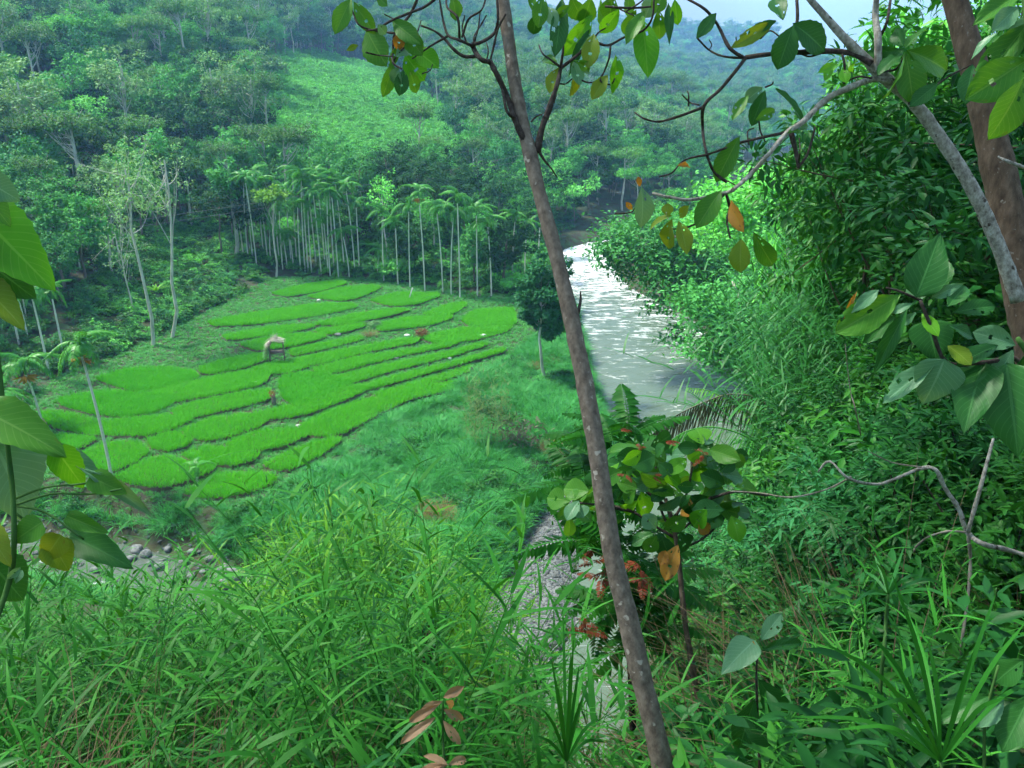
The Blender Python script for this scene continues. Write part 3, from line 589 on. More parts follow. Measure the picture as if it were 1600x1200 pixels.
def palm(loc, h, label, variant=0, nf=9, group=None, fruit=False, fs=1.0, name='areca_palm', low=0.0):
    e = empty(name, loc, label, 'palm', group, rng.uniform(0, 6.28)); tr, sh, top = PALMS[variant]; k = h / 12.0
    a = child('trunk', tr, e); a.scale = (1, 1, k); tp = np.array([top[0], top[1], (top[2] - .72) * k + .72])
    b = child('crown_shaft', sh, e); b.location = (0, 0, 12.0 * (k - 1))
    off = rng.uniform(0, 6.28)
    for q in range(nf):
        f = child('frond', FR[q % 3], e); f.location = tp + np.array([0, 0, .04 * (q % 3)]); el = rng.uniform(-.55, .35) if q % 3 else rng.uniform(.35, .95)
        f.rotation_euler = (rng.normal(0, .15), -el + low, off + q * 2.4); s = fs * rng.uniform(.85, 1.15); f.scale = (s, s, s)
    if fruit: f = child('fruit_bunch', FRUIT, e); f.location = tp + np.array([0, 0, -.85]); f.scale = (2.0, 2.0, 1.3)
    return e

# ------------------------------------------------------------------ rice plots (surveyed outlines, z = 0 terrace level)
PLOTS = [
 ([(152,592),(200,580),(260,577),(300,582),(308,590),(270,600),(225,608),(190,604)], 1, 'dark green rice plot just right of the lone palm crown'),
 ([(92,626),(150,616),(250,618),(272,628),(240,642),(190,648),(150,645),(100,634)], 1, 'dark rice plot crossed by the lone palm trunk, uppermost of those'),
 ([(236,610),(300,597),(385,584),(420,588),(405,602),(330,616),(275,624),(255,620)], 0, 'long rice plot sloping down left from the thatched hut'),
 ([(268,641),(300,630),(380,616),(418,613),(424,622),(400,630),(320,646),(290,650)], 0, 'long rice plot ending at the scarecrow stub'),
 ([(60,646),(110,648),(160,658),(230,653),(288,650),(298,656),(270,668),(220,678),(150,676),(90,668),(70,655)], 0, 'longest rice plot crossed by the lone palm trunk'),
 ([(86,682),(138,682),(150,688),(120,700),(98,696)], 0, 'small rice plot left of the lone palm trunk'),
 ([(230,688),(268,678),(300,685),(292,696),(262,703),(236,698)], 0, 'small rice plot in the middle of the left terraces'),
 ([(286,672),(330,657),(385,650),(420,656),(400,668),(350,682),(320,685),(296,680)], 0, 'pointed rice plot below the scarecrow stub to its left'),
 ([(132,706),(165,695),(215,695),(231,705),(215,718),(178,732),(145,728)], 0, 'rice plot at the foot of the lone palm trunk, above its base'),
 ([(180,745),(222,724),(260,718),(300,726),(336,726),(328,737),(290,750),(250,758),(202,753)], 0, 'rice plot right of the lone palm base'),
 ([(284,712),(320,702),(370,702),(404,709),(392,719),(360,725),(312,721)], 0, 'narrow rice plot above the frontmost plot'),
 ([(352,693),(400,677),(450,672),(480,677),(476,683),(440,696),(400,701),(372,699)], 0, 'rice plot directly left of the big white stone'),
 ([(412,722),(470,701),(516,688),(532,692),(500,712),(452,731),(426,730)], 0, 'rice plot below the big white stone'),
 ([(288,768),(340,746),(400,742),(430,748),(420,758),(370,772),(320,776)], 0, 'frontmost rice plot nearest the stony creek'),
 ([(470,662),(520,641),(570,627),(620,617),(705,602),(716,606),(705,613),(640,626),(590,646),(540,670),(500,675),(478,670)], 0, 'large curved rice plot right of the big white stone'),
 ([(436,602),(444,590),(490,585),(538,594),(550,600),(500,619),(460,627),(442,618)], 1, 'broad rice plot directly right of the scarecrow stub'),
 ([(396,643),(450,633),(520,613),(558,605),(580,609),(540,625),(480,644),(430,650)], 0, 'slanting rice plot below the scarecrow stub to its right'),
 ([(310,574),(360,562),(406,556),(416,562),(380,574),(330,582),(315,580)], 0, 'rice plot at the left foot of the thatched hut'),
 ([(394,576),(430,568),(468,569),(482,573),(450,581),(420,583)], 0, 'small rice plot right below the thatched hut'),
 ([(376,538),(430,526),(500,523),(508,528),(460,539),(405,545)], 0, 'rice plot immediately behind the thatched hut'),
 ([(348,524),(420,513),(484,509),(488,513),(440,521),(380,528),(356,529)], 0, 'thin rice strip second behind the thatched hut'),
 ([(326,501),(400,489),(480,479),(548,477),(554,482),(500,492),(400,504),(340,506)], 0, 'long pale rice strip third behind the thatched hut'),
 ([(426,457),(480,445),(528,441),(540,444),(500,454),(450,461)], 0, 'farthest rice plot, under the palm row'),
 ([(482,463),(530,452),(580,448),(594,451),(560,464),(530,468)], 0, 'second farthest rice plot, with a white stone at its foot'),
 ([(580,469),(620,460),(680,459),(685,464),(650,474),(610,476)], 0, 'rice plot with a leaning white stake'),
 ([(490,505),(550,493),(620,484),(638,486),(600,495),(530,506)], 0, 'narrow rice plot below the white stake, left'),
 ([(490,516),(540,509),(568,506),(567,511),(540,518),(512,521)], 0, 'tiny rice plot above the grey ash heap'),
 ([(592,506),(640,497),(698,494),(706,498),(670,508),(630,512),(592,515)], 0, 'rice plot behind the red brown bush'),
 ([(660,489),(700,477),(724,474),(728,479),(705,490),(680,492)], 0, 'small rice plot near the fenced edge of the palms'),
 ([(722,500),(742,487),(780,484),(802,485),(804,505),(770,507),(736,508)], 0, 'rightmost rice plot beside the round dark tree'),
 ([(452,546),(520,534),(558,527),(568,531),(520,542),(460,553)], 0, 'first rice strip right of the thatched hut'),
 ([(454,561),(540,547),(620,534),(652,532),(646,538),(580,549),(500,566),(475,566)], 0, 'second rice strip right of the thatched hut'),
 ([(488,573),(560,558),(650,547),(700,537),(718,537),(700,544),(620,558),(540,576),(510,580)], 0, 'long rice strip below the red brown bush, upper one'),
 ([(522,586),(600,570),(700,553),(748,541),(758,544),(700,560),(620,577),(560,592),(537,592)], 0, 'long rice strip below the red brown bush, middle one'),
 ([(554,601),(620,586),(700,569),(768,553),(788,549),(783,554),(720,570),(640,589),(582,603)], 0, 'long rice strip below the red brown bush, lower one'),
 ([(582,613),(650,597),(720,579),(733,575),(731,583),(690,595),(620,612),(602,616)], 0, 'short rice strip left of the dry reed clump'),
 ([(656,526),(720,514),(760,513),(798,512),(788,519),(740,530),(680,533)], 0, 'rice strip with a pale boulder on its edge'),
]
plot_poly = []
for q, (pp, dark, lab) in enumerate(PLOTS):
    pc = np.mean(pp, 0); w = np.array([G(pc[0] + (a - pc[0]) * 1.03, pc[1] + (b - pc[1]) * 1.2, 0.25) for a, b in pp])
    ww = np.vstack([w, w[:1]]); sp_ = .5 * spline(ww, len(w) * 4 + 1)[:-1] + .5 * np.stack([np.interp(np.arange(len(w) * 4) / 4, np.arange(len(ww)), ww[:, q2]) for q2 in range(3)], 1); cen = sp_.mean(0); hz0 = float(H(np.array([cen[0]]), np.array([cen[1]]))[0])
    poly = [(a[0], a[1]) for a in sp_]; plot_poly.append(poly)
    zt = 0.16 + .0045 * (q % 7); n = len(sp_); m = MB()
    V = np.vstack([np.c_[sp_[:, :2], np.full(n, -.35)], np.c_[sp_[:, :2], np.full(n, zt)], [[cen[0], cen[1], zt]]])
    m.add(V, [(n + k, n + (k + 1) % n, 2 * n) for k in range(n)], [(k, (k + 1) % n, n + (k + 1) % n, n + k) for k in range(n)])
    o = obj('rice_plot', m.mesh('rice_plot', M['mud'])); tag(o, lab, 'rice plot', 'rice plots of the valley floor')
    x0, y0 = sp_.min(0)[:2]; x1, y1 = sp_.max(0)[:2]; sp = .21
    X, Y = np.meshgrid(np.arange(x0, x1, sp), np.arange(y0, y1, sp)); X = (X + rng.normal(0, .04, X.shape)).ravel(); Y = (Y + rng.normal(0, .04, Y.shape)).ravel()
    k = inpoly(X, Y, poly); N = int(k.sum()); var = 1 + .18 * wob(X[k], Y[k], 2.3, q)
    pts = np.c_[X[k], Y[k], np.full(N, zt)]
    r = scatter('rice_plants', 'rice_tuft_dark' if dark else 'rice_tuft', pts, rots(N, .1), var * rng.uniform(.85, 1.15, N), parent=o)

# ------------------------------------------------------------------ grass on bunds and banks
def frame_mask(x, y, z, mx=60, my=60):
    u, v, d = proj(np.stack([x, y, z], -1)); return (d > .3) & (u > -mx) & (u < 1600 + mx) & (v > -my) & (v < 1200 + my)
def sprinkle(n, x0, x1, y0, y1): return rng.uniform(x0, x1, n), rng.uniform(y0, y1, n)
FIELD = [tuple(G(a, b)[:2]) for a, b in ((20, 640), (90, 590), (200, 545), (330, 482), (430, 432), (560, 432), (700, 452), (810, 462), (850, 520), (720, 610), (600, 660), (480, 740), (430, 790), (200, 790), (60, 760), (-200, 720))]
x, y = sprinkle(60000, -62, 14, 50, 128); k = inpoly(x, y, FIELD)
for pl in plot_poly: k &= ~inpoly(x, y, pl)
x, y = x[k], y[k]; z = H(x, y); k = frame_mask(x, y, z); x, y, z = x[k], y[k], z[k]
scatter('bund_grass', 'bund_tuft', np.c_[x, y, z - .02], rots(len(x), .2), rng.uniform(.45, .85, len(x)), label='short grass on the paths between the rice plots', cat='grass')
# river-side and creek-side bank grass, between the field and the water
x, y = sprinkle(70000, -75, 30, 40, 122); z = H(x, y); k = frame_mask(x, y, z) & ~inpoly(x, y, HILL) & ~inpoly(x, y, RBANK) & ~inpoly(x, y, RIVER) & (dpoly(x, y, CREEK) > 3.4) & ~inpoly(x, y, GRAVEL) & (near(x, y) < -2.4)
k &= ~inpoly(x, y, FIELD) & (z > -1.75)
x, y, z = x[k][:11000], y[k][:11000], z[k][:11000]
hgt = (.85 + .6 * wob(x, y, 2.6, 2.0)) * rng.uniform(.7, 1.2, len(x))
scatter('bank_grass', 'bank_tuft', np.c_[x, y, z - .03], rots(len(x), .25), hgt, label='thick blue green grass on the bank below the rice plots', cat='grass')
kb = (wob(x, y, 2.4, 7) > .35) & (rng.uniform(size=len(x)) < .22)
scatter('bank_bushes', 'under', np.c_[x, y, z - .1][kb], rots(kb.sum(), .2), rng.uniform(.35, .85, kb.sum()), label='low leafy weeds standing in the bank grass', cat='weeds')
k = (wob(x, y, 3.1, 5) > .74) & (dpoly(x, y, RL) < 12); x, y, z = x[k], y[k], z[k]
scatter('dry_grass', 'dry_tuft', np.c_[x, y, z], rots(len(x), .25), rng.uniform(.7, 1.3, len(x)), label='patches of dry tan grass along the river bank', cat='dry grass')

# ------------------------------------------------------------------ hillside forest
CLEAR = [(400, 92), (570, 88), (700, 180), (720, 290), (520, 310), (400, 230)]
def jgrid(x0, x1, y0, y1, sp):
    X, Y = np.meshgrid(np.arange(x0, x1, sp), np.arange(y0, y1, sp)); n = X.size
    return X.ravel() + rng.uniform(-.42, .42, n) * sp, Y.ravel() + rng.uniform(-.42, .42, n) * sp
fx, fy = [], []
for (ya, yb, sp) in ((48, 330, 5.9), (330, 620, 6.8), (620, 1500, 8.5), (1500, 1950, 12)):
    a, b = jgrid(-.82 * yb - 10, .72 * yb, ya, yb, sp); fx.append(a); fy.append(b)
fx = np.concatenate(fx); fy = np.concatenate(fy); fz = H(fx, fy)
u, v, dd = proj(np.stack([fx, fy, fz], -1)); s_ = np.where(inpoly(fx, fy, HILL), dpoly(fx, fy, HFOOT), 0)
fk = ((s_ > 9) | (fy > 600) | ((s_ > 2) & (fy > 150))) & (u > -90) & (u < 1480) & (v > -260) & (v < 700) & ~inpoly(u, v, CLEAR) & ~((s_ < 24) & (u > 195) & (u < 335))
fx, fy, fz, dd, s_ = fx[fk], fy[fk], fz[fk], dd[fk], s_[fk]
kind = np.clip(((wob(fx, fy, 38, 4) + 1) * 3 + rng.normal(0, 2.4, len(fx))).astype(int), 0, 40) % len(FOREST)
fsc = rng.uniform(.55, 1.3, len(fx)) * np.interp(s_, [0, 25, 60], [.62, .8, 1.0])
order = np.argsort(dd); first = order[:300]; rest = order[300:]
TREELAB = {'crown_dark': 'dark green dense tree', 'crown_mid': 'mid green bushy tree', 'crown_light': 'light green spreading tree', 'crown_olive': 'olive brown thin tree', 'crown_grey': 'grey green sparse tree', 'crown_teal': 'blue green full tree'}
for q in first:
    mt, tr, cr = FOREST[kind[q]]
    uq = 800 + FPX * fx[q] / dd[q]; where = 'left of the two bare white trees' if uq < 190 else 'behind the two bare white trees' if uq < 360 else 'behind the dense palm row' if uq < 570 else 'behind the four tall palms' if uq < 735 else 'near the river above the leaning trunk'
    where = ('at the forest edge ' if s_[q] < 30 else 'in the forest ') + where
    e = empty('forest_tree', (fx[q], fy[q], fz[q] - .2), TREELAB[mt] + ' ' + where, 'tree', TREELAB[mt] + ' ' + where, rng.uniform(0, 6.28))
    s = fsc[q]; e.scale = (s * rng.uniform(.9, 1.15), s * rng.uniform(.9, 1.15), s)
    child('trunk', tr, e); child('crown', cr, e)
N = len(rest); sc3 = np.c_[fsc[rest] * rng.uniform(.9, 1.2, N), fsc[rest] * rng.uniform(.9, 1.2, N), fsc[rest]] * np.where(fy[rest] > 1500, 1.35, 1.12)[:, None]
scatter('forest', 'forest', np.c_[fx[rest], fy[rest], fz[rest] - .3], np.c_[np.zeros(N), np.zeros(N), rng.uniform(0, 6.28, N)], sc3, kind[rest], 'dense forest covering the upper hillsides far up the valley', 'forest')
# low growth: slope clearing, forest floor, forest edge
x, y = sprinkle(80000, -330, 20, 50, 470); z = H(x, y); u, v, d = proj(np.stack([x, y, z], -1)); ins = inpoly(x, y, HILL)
k = ins & inpoly(u, v, [(390, 82), (580, 80), (715, 178), (735, 300), (510, 320), (385, 235)])
scatter('hillside_shrubs', 'hill_shrub', np.c_[x, y, z][k], rots(k.sum(), .15), rng.uniform(.6, 1.2, k.sum()), label='bright green low growth on the cleared hillside', cat='shrubs')
s2 = np.where(ins, dpoly(x, y, HFOOT), 0)
k = ins & (s2 < 60) & (u > -60) & (u < 900) & (v < 720) & (rng.uniform(size=len(x)) < np.interp(s2, [0, 10, 60], [1, .9, .35]))
scatter('forest_undergrowth', 'under', np.c_[x, y, z][k], rots(k.sum(), .15), rng.uniform(.5, 1.15, k.sum()), label='leafy undergrowth on the forest floor behind the field', cat='undergrowth')
k = ins & (s2 < 34) & (u > 150) & (u < 860) & (v < 720) & (v > 340)
scatter('slope_creepers', 'hill_shrub', np.c_[x, y, z - .25][k], rots(k.sum(), .2), rng.uniform(.35, .7, k.sum()), label='bright green creepers on the slope between the bare trees and palms', cat='creepers')
# the far part of the right bank, beyond the bend
x, y = jgrid(8, 260, 40, 420, 4.2); z = H(x, y); u, v, d = proj(np.stack([x, y, z], -1)); tt = np.where(inpoly(x, y, RBANK), dpoly(x, y, RR), 0)
k = (tt > 1.2) & (u > 850) & (u < 1700) & ((y > 88) | ((u > 1205) & (u < 1330) & (z < 16))); x, y, z, tt = x[k], y[k], z[k], tt[k]
kd = rng.choice([1, 3, 6, 2, 11, 0, 6, 8], len(x)); sc = rng.uniform(.38, .6, len(x)) * np.interp(tt, [0, 14], [.7, 1.0]) * np.interp(y, [40, 90, 130], [.5, .75, 1])
od = np.argsort(np.hypot(x, y))
for q in od[:110]:
    mt, tr, cr = FOREST[kd[q]]
    e = empty('riverside_tree', (x[q], y[q], z[q] - .3), TREELAB[mt] + ' crowding the far bank of the river', 'tree', TREELAB[mt] + 's along the far river bank', rng.uniform(0, 6.28)); e.scale = (sc[q] * 1.25, sc[q] * 1.25, sc[q])
    child('trunk', tr, e); child('crown', cr, e)
r_ = od[110:]; scatter('riverside_wood', 'forest', np.c_[x, y, z][r_], np.c_[np.zeros(len(r_)), np.zeros(len(r_)), rng.uniform(0, 6.28, len(r_))], sc[r_] * 1.15, kd[r_], 'wood along the river beyond its bend', 'wood')

# ------------------------------------------------------------------ palms
ORD = ['first', 'second', 'third', 'fourth', 'fifth', 'sixth', 'seventh', 'eighth', 'ninth', 'tenth', 'eleventh', 'twelfth', 'thirteenth', 'fourteenth', 'fifteenth', 'sixteenth', 'seventeenth', 'eighteenth', 'nineteenth', 'twentieth']
def base_h(px, py, ptop):
    p = onground(px, py); d = (p - CAM) @ FW; return p, (py - ptop) * d / FPX / math.cos(PITCH) * 0.985
ROWP = [(388, 406, 292), (395, 404, 296), (401, 414, 294), (418, 404, 300), (423, 405, 350), (442, 422, 334), (449, 420, 372), (459, 420, 376), (470, 424, 330), (477, 425, 290), (482, 425, 300), (487, 427, 334), (502, 430, 312), (513, 428, 352), (516, 431, 314), (529, 434, 316), (546, 434, 372), (555, 429, 306)]
BACKP = [(380, 396, 300), (412, 398, 286), (436, 404, 300), (455, 408, 310), (464, 410, 284), (494, 416, 300), (508, 414, 288), (522, 420, 300), (538, 420, 292), (562, 424, 330)]
for q, (a, b, t) in enumerate(ROWP):
    p, h = base_h(a, b, t); palm(p, h, 'slender pale areca palm, %s from the left in the dense row behind the rice field' % ORD[q], q % 4, 8, 'areca palms in the dense row', fs=1.15)
for q, (a, b, t) in enumerate(BACKP):
    p, h = base_h(a, b, t); palm(p, h, 'areca palm, %s from the left of those half hidden behind the dense row' % ORD[q], (q + 1) % 4, 8, 'areca palms half hidden behind the dense row', fs=1.1)
for (a, b, t, lab) in ((622, 445, 360, 'short areca palm with curved trunk left of the four tall ones'), (664, 455, 318, 'tall areca palm with yellow fruit, leftmost of the four'), (692, 458, 338, 'tall areca palm, second of the four right of the row'),
                       (705, 461, 346, 'tall areca palm, third of the four right of the row'), (719, 466, 326, 'tall areca palm, last of the four before the gap'), (820, 438, 360, 'areca palm just left of the leaning foreground trunk'),
                       (841, 416, 350, 'areca palm touching the leaning foreground trunk near the river'), (590, 432, 400, 'small young palm between the row and the four tall palms'), (600, 440, 345, 'areca palm just right of the small young palm'), (641, 449, 336, 'areca palm between the short curved one and the four tall ones'), (746, 463, 344, 'first areca palm in the dark gap right of the four'), (768, 463, 360, 'second areca palm in the dark gap right of the four'), (800, 452, 352, 'areca palm behind the pale low bush at the field corner')):
    p, h = base_h(a, b, t); palm(p, h, lab, int(a) % 4, 9, 'areca palms near the river', fruit='fruit' in lab, fs=1.2)
for (a, b, t, lab) in ((103, 345, 268, 'thin palm on the wooded slope, leftmost of three pale trunks'), (109, 332, 262, 'thin palm on the wooded slope, middle of three pale trunks'), (122, 330, 262, 'thin palm on the wooded slope, right of three pale trunks'),
                       (126, 424, 330, 'thin palm behind the round green tree'), (30, 538, 400, 'palm with grey trunk at the left edge of the forest'), (44, 530, 405, 'palm with grey trunk second from the left forest edge'), (78, 588, 470, 'thin palm between the near palms and the forest'), (100, 556, 470, 'thin palm behind the lone palm crown')):
    p, h = base_h(a, b, t); palm(p, h, lab, int(a) % 4, 8, 'palms on the wooded slope', fs=.95)
p, h = base_h(175, 748, 556); palm(p, h, 'lone areca palm with white trunk and orange fruit standing in the rice plots', 1, 11, fruit=True, fs=1.05)
p, h = base_h(66, 664, 582); palm(p, h, 'areca palm with yellow fruit at the left edge of the field', 2, 10, fruit=True, fs=1.2)
p, h = base_h(14, 700, 634); palm(p, h, 'low drooping palm at the left edge of the field', 0, 12, fruit=False, fs=1.25, low=.35)
# young palm in the front of the field
p = G(308, 757); palm(p, .6, 'tiny young palm on the path beside the frontmost rice plots', 3, 5, fs=.55, name='young_palm')

# ------------------------------------------------------------------ single trees of the middle distance
def single(px, py, ptop, wpx, mat, bark, label, name='tree', n=2600, leaf=.3, rz=None, sparse=1.0, shape='round', tr=.16, clumps=46, lean=.05, fork=.5, limbs=12):
    leaf = leaf * 1.75; n = int(n * 1.2)
    p, h = base_h(px, py, ptop); d = (p - CAM) @ FW; rx = wpx * d / FPX / 2
    t, c = tree(h, rx, rz or min(rx * 1.1, h * .42), M[mat], M[bark], n, clumps, leaf, tr, sparse, fork, lean, shape, limbs)
    e = empty(name, p, label, 'tree'); child('trunk', t, e); child('crown', c, e); return e
single(240, 540, 250, 105, 'crown_grey', 'bark_pale', 'tall white-trunked nearly bare tree, left of the pair by the field', 'bare_tree',  1200, .2, 5.0, .6, tr=.2, limbs=15, fork=.5, lean=.0)
single(269, 530, 238, 110, 'crown_grey', 'bark_pale', 'tall white-trunked nearly bare tree, right of the pair by the field', 'bare_tree', 1200, .2, 5.5, .6, tr=.2, limbs=15, fork=.5, lean=.0)
single(212, 494, 330, 70, 'crown_grey', 'bark_pale', 'smaller pale bare tree behind the pair by the field', 'bare_tree', 800, .2, 5.0, .6, tr=.11, limbs=16, fork=.35, lean=.02)
single(369, 402, 262, 60, 'crown_mid', 'bark_pale', 'thick white trunk tree left of the palm row', 'pale_tree', 1400, .35, 3.5, 1, tr=.34, limbs=8, fork=.5)
single(432, 434, 296, 44, 'yellowleaf', 'bark_pale', 'white-trunked tree with yellow green crown in front of the palm row', 'yellow_crowned_tree', 900, .30, 2.4, 1, 'umbrella', tr=.16)
single(393, 400, 282, 30, 'yellowleaf', 'bark_pale', 'small yellow green tree crown among the first palms', 'yellow_crowned_tree', 500, .3, 1.4, 1, 'umbrella', tr=.08)
single(606, 420, 285, 40, 'crown_light', 'bark_pale', 'thin pale tree with yellowish top left of the four palms', 'pale_tree', 700, .3, 4.0, .6, tr=.14)
single(786, 456, 345, 92, 'crown_dark', 'bark_forest', 'dark round tree at the end of the palm row', 'dark_tree', 3400, .3, tr=.24)
single(742, 446, 352, 76, 'crown_mid', 'bark_forest', 'green bushy tree right behind the last of the four palms', 'bushy_tree', 2600, .3, tr=.2)
single(640, 432, 350, 70, 'crown_dark', 'bark_forest', 'dark tree behind the four tall palms', 'dark_tree', 2600, .3, tr=.2)
single(800, 455, 428, 52, 'crown_light', 'bark_forest', 'pale green low bush at the far right corner of the field', 'bush', 1200, .25, 1.3, tr=.05)
single(620, 440, 408, 48, 'crown_light', 'bark_forest', 'low green bush at the edge of the palms', 'bush', 1000, .25, 1.3, tr=.05)
single(85, 436, 366, 78, 'crown_mid', 'bark_forest', 'round glossy green tree in front of the left forest', 'round_tree', 3000, .32, 4.0, tr=.2)
single(50, 350, 335, 30, 'yellowleaf', 'bark_forest', 'small yellow crowned tree at the left of the slope', 'yellow_crowned_tree', 500, .3, 1.5, tr=.1)
single(760, 330, 262, 150, 'crown_light', 'bark_pale', 'broad light green tree mass above the last palms', 'spreading_tree', 3600, .42, 5.0, tr=.25)
single(850, 340, 270, 130, 'crown_light', 'bark_pale', 'light green feathery tree behind the leaning trunk near the rapids', 'spreading_tree', 3600, .42, 5.0, tr=.25)
for (a, b, t, w, lab) in ((165, 130, 40, 62, 'reddish-trunked dense tree high on the slope'), (325, 118, 60, 62, 'white forked tree high on the slope left of the clearing'), (418, 158, 80, 60, 'white forked tree at the left edge of the clearing'), (248, 70, 5, 60, 'pale forked tree at the top of the slope'),
                          (158, 300, 190, 110, 'brown forked tree with wide crown above the bare pair'), (50, 270, 165, 90, 'grey sparse tree with long pale trunk at the upper left'), (14, 170, 100, 60, 'bare pale tree at the left edge high on the slope')):
    single(a, b, t, w, 'crown_olive' if 'brown' in lab or 'reddish' in lab else 'crown_grey', 'bark_pale', lab, 'slope_tree', 2200, .5, None, .8, 'umbrella', tr=.34, fork=.4, limbs=16)
# round dark tree on the river bank
single(852, 594, 408, 90, 'crown_teal', 'bark_pale', 'round dark green tree on the river bank beside the leaning trunk', 'riverbank_tree', 8000, .24, 5.0, 1.0, tr=.17, clumps=70)

# ------------------------------------------------------------------ things in and beside the field
hp = G(434, 566); hut = empty('field_hut', hp, 'small open field hut on poles with tattered thatch roof among rice plots', 'hut', rz=.25)
posts = [(-.75, -.6), (.75, -.6), (-.75, .6), (.75, .6)]
for (a, b) in posts:
    m = MB(); m.tube([(a * 1.05, b * 1.05, -.2), (a, b, 1.0), (a * .97, b * .97, 2.35 if a > 0 else 2.5)], .05, 6); child('post', m.mesh('post', M['pole']), hut)
for (a, b) in (((-.8, -.62, .35), (.75, -.62, 1.05)), ((.8, -.62, .3), (-.75, -.62, 1.05)), ((.78, -.6, .3), (.78, .6, 1.0)), ((-.8, -.68, 1.1), (.85, -.68, 1.1)), ((-.8, .6, 1.1), (.85, .6, 1.1)), ((-.9, -.66, 2.45), (.95, -.66, 2.32))):
    m = MB(); m.tube([a, b], .035, 5); child('brace', m.mesh('brace', M['pole']), hut)
for q in range(7):
    m = MB(); m.box((0, -.54 + q * .18, 1.17), (1.6, .16, .04)); child('floor_board', m.mesh('floor_board', M['pole']), hut)
m = MB()
n = 170; m.leaves(np.c_[rng.uniform(-.5, -.25, n), rng.uniform(-.85, .8, n), 2.62 + .08 * rng.normal(size=n)], np.c_[-.75 + .15 * rng.normal(size=n), rng.normal(0, .15, n), -.75 + .15 * rng.normal(size=n)], np.tile([-.6, 0, 1.], (n, 1)), rng.uniform(.6, 1.25, n), .10, .05, .1)
n = 110; m.leaves(np.c_[rng.uniform(-.5, -.2, n), rng.uniform(-.85, .8, n), 2.66 + .05 * rng.normal(size=n)], np.c_[np.ones(n), rng.normal(0, .2, n), -.20 + .1 * rng.normal(size=n)], np.tile([.2, 0, 1.], (n, 1)), rng.uniform(.7, 1.5, n), .09, .05, .05)
n = 60; m.leaves(np.c_[rng.uniform(-.6, .1, n), rng.uniform(-.6, .6, n), 2.6 + .08 * rng.normal(size=n)], np.c_[rng.normal(.3, .4, n), rng.normal(0, .4, n), .5 + .3 * rng.normal(size=n)], runit(n), rng.uniform(.3, .75, n), .05)
child('roof', m.mesh('roof', M['thatch']), hut)
m = MB(); n = 120; m.leaves(np.c_[rng.uniform(-1.15, -.75, n), rng.uniform(-.8, .8, n), 1.75 + .3 * rng.normal(size=n)], np.c_[rng.normal(-.15, .2, n), rng.normal(0, .2, n), -np.ones(n)], np.tile([1., 0, .2], (n, 1)), rng.uniform(.7, 1.5, n), .08)
child('side_thatch', m.mesh('side_thatch', M['crown_grey']), hut)
def rock(r, seed, mat, flat=.7, name='boulder'):
    q = np.random.default_rng(seed); m = MB(); nu, nv = 12, 8; u = np.linspace(0, 2 * np.pi, nu, endpoint=False); v = np.linspace(0, np.pi, nv)
    U, Vv = np.meshgrid(u, v); d = np.stack([np.sin(Vv) * np.cos(U), np.sin(Vv) * np.sin(U), np.cos(Vv)], -1).reshape(-1, 3)
    f = np.ones(len(d))
    for _ in range(9):
        a = unit(q.normal(size=3)); f = np.minimum(f, q.uniform(.62, .95) / np.maximum(d @ a, .25))
    p = d * f[:, None] * r * np.array([q.uniform(.9, 1.35), q.uniform(.8, 1.1), flat])
    i = np.arange(nv - 1)[:, None] * nu; j = np.arange(nu)[None]; j2 = (j + 1) % nu
    m.add(p, None, np.stack([i + j, i + nu + j, i + nu + j2, i + j2], -1).reshape(-1, 4)); return m.mesh(name, mat, False)
for (a, b, r, mt, lab, fl) in ((468, 666, .32, 'white_stone', 'big white stone beside a rice plot below the scarecrow stub', .8), (755, 526, .55, 'white_stone', 'pale boulder at the right end of the rice strips', .6), (498, 469, .28, 'white_stone', 'small white stone under the second farthest plot', .7),
                               (636, 524, .3, 'white_stone', 'white stone left of the red brown bush', .6), (528, 523, .5, 'stone', 'grey ash heap between rice strips', .45), (618, 560, .4, 'stone', 'brown grey clod on the rice strips right of the hut', .4), (702, 560, .22, 'white_stone', 'tiny white stone on a strip left of the reeds', .6),
                               (400, 600, .22, 'white_stone', 'small white stone left of the scarecrow stub', 1.3)):
    o = obj('field_stone', rock(r, int(a), M[mt], fl)); o.location = G(a, b, .12); tag(o, lab, 'stone')
m = MB(); p0 = G(638, 470); m.box((0, 0, .9), (.16, .05, 2.2)); o = obj('white_stake', m.mesh('white_stake', M['white_stone'])); o.location = p0; o.rotation_euler = (0, .35, .2); tag(o, 'leaning white stake in a far rice plot', 'stake')
# scarecrow stub
p0 = G(428, 633); e = empty('scarecrow_stub', p0, 'grey stub wrapped with orange rags standing among rice plots', 'scarecrow')
m = MB(); m.tube([(0, 0, -.2), (.03, 0, .5), (0, .02, 1.0)], [.2, .22, .17], 9, jitter=.1); child('stub', m.mesh('stub', M['deadwood']), e)
m = MB(); n = 34; m.leaves(np.c_[rng.normal(0, .1, (n, 2)), rng.uniform(.85, 1.2, n)], runit(n) * [1, 1, .8] + [0, 0, .5], runit(n), rng.uniform(.2, .55, n), .09); child('rag', m.mesh('rag', leafmat('rag', (.18, .09, .04), (.32, .16, .06), .8, .2, (1, .8, .6))), e)
m, cc = bush(700, .75, .7, .3, .07, M['redleaf'], 40); e = empty('red_brown_bush', G(659, 528), 'round red brown dry bush on the rice strips', 'bush'); child('foliage', m.mesh('foliage', leafmat('rust', (.16, .07, .03), (.28, .13, .05), .7, .2, (1, .8, .6))), e); child('stem', stems(cc, 10, .02, M['deadwood']), e)
m = MB(); n = 240; up, out = ring(n, .3); m.blades(out * .5 * rng.uniform(0, 1, n)[:, None], up, out, rng.uniform(.6, 1.3, n), .02, 4, rng.uniform(.3, 1, n), .4)
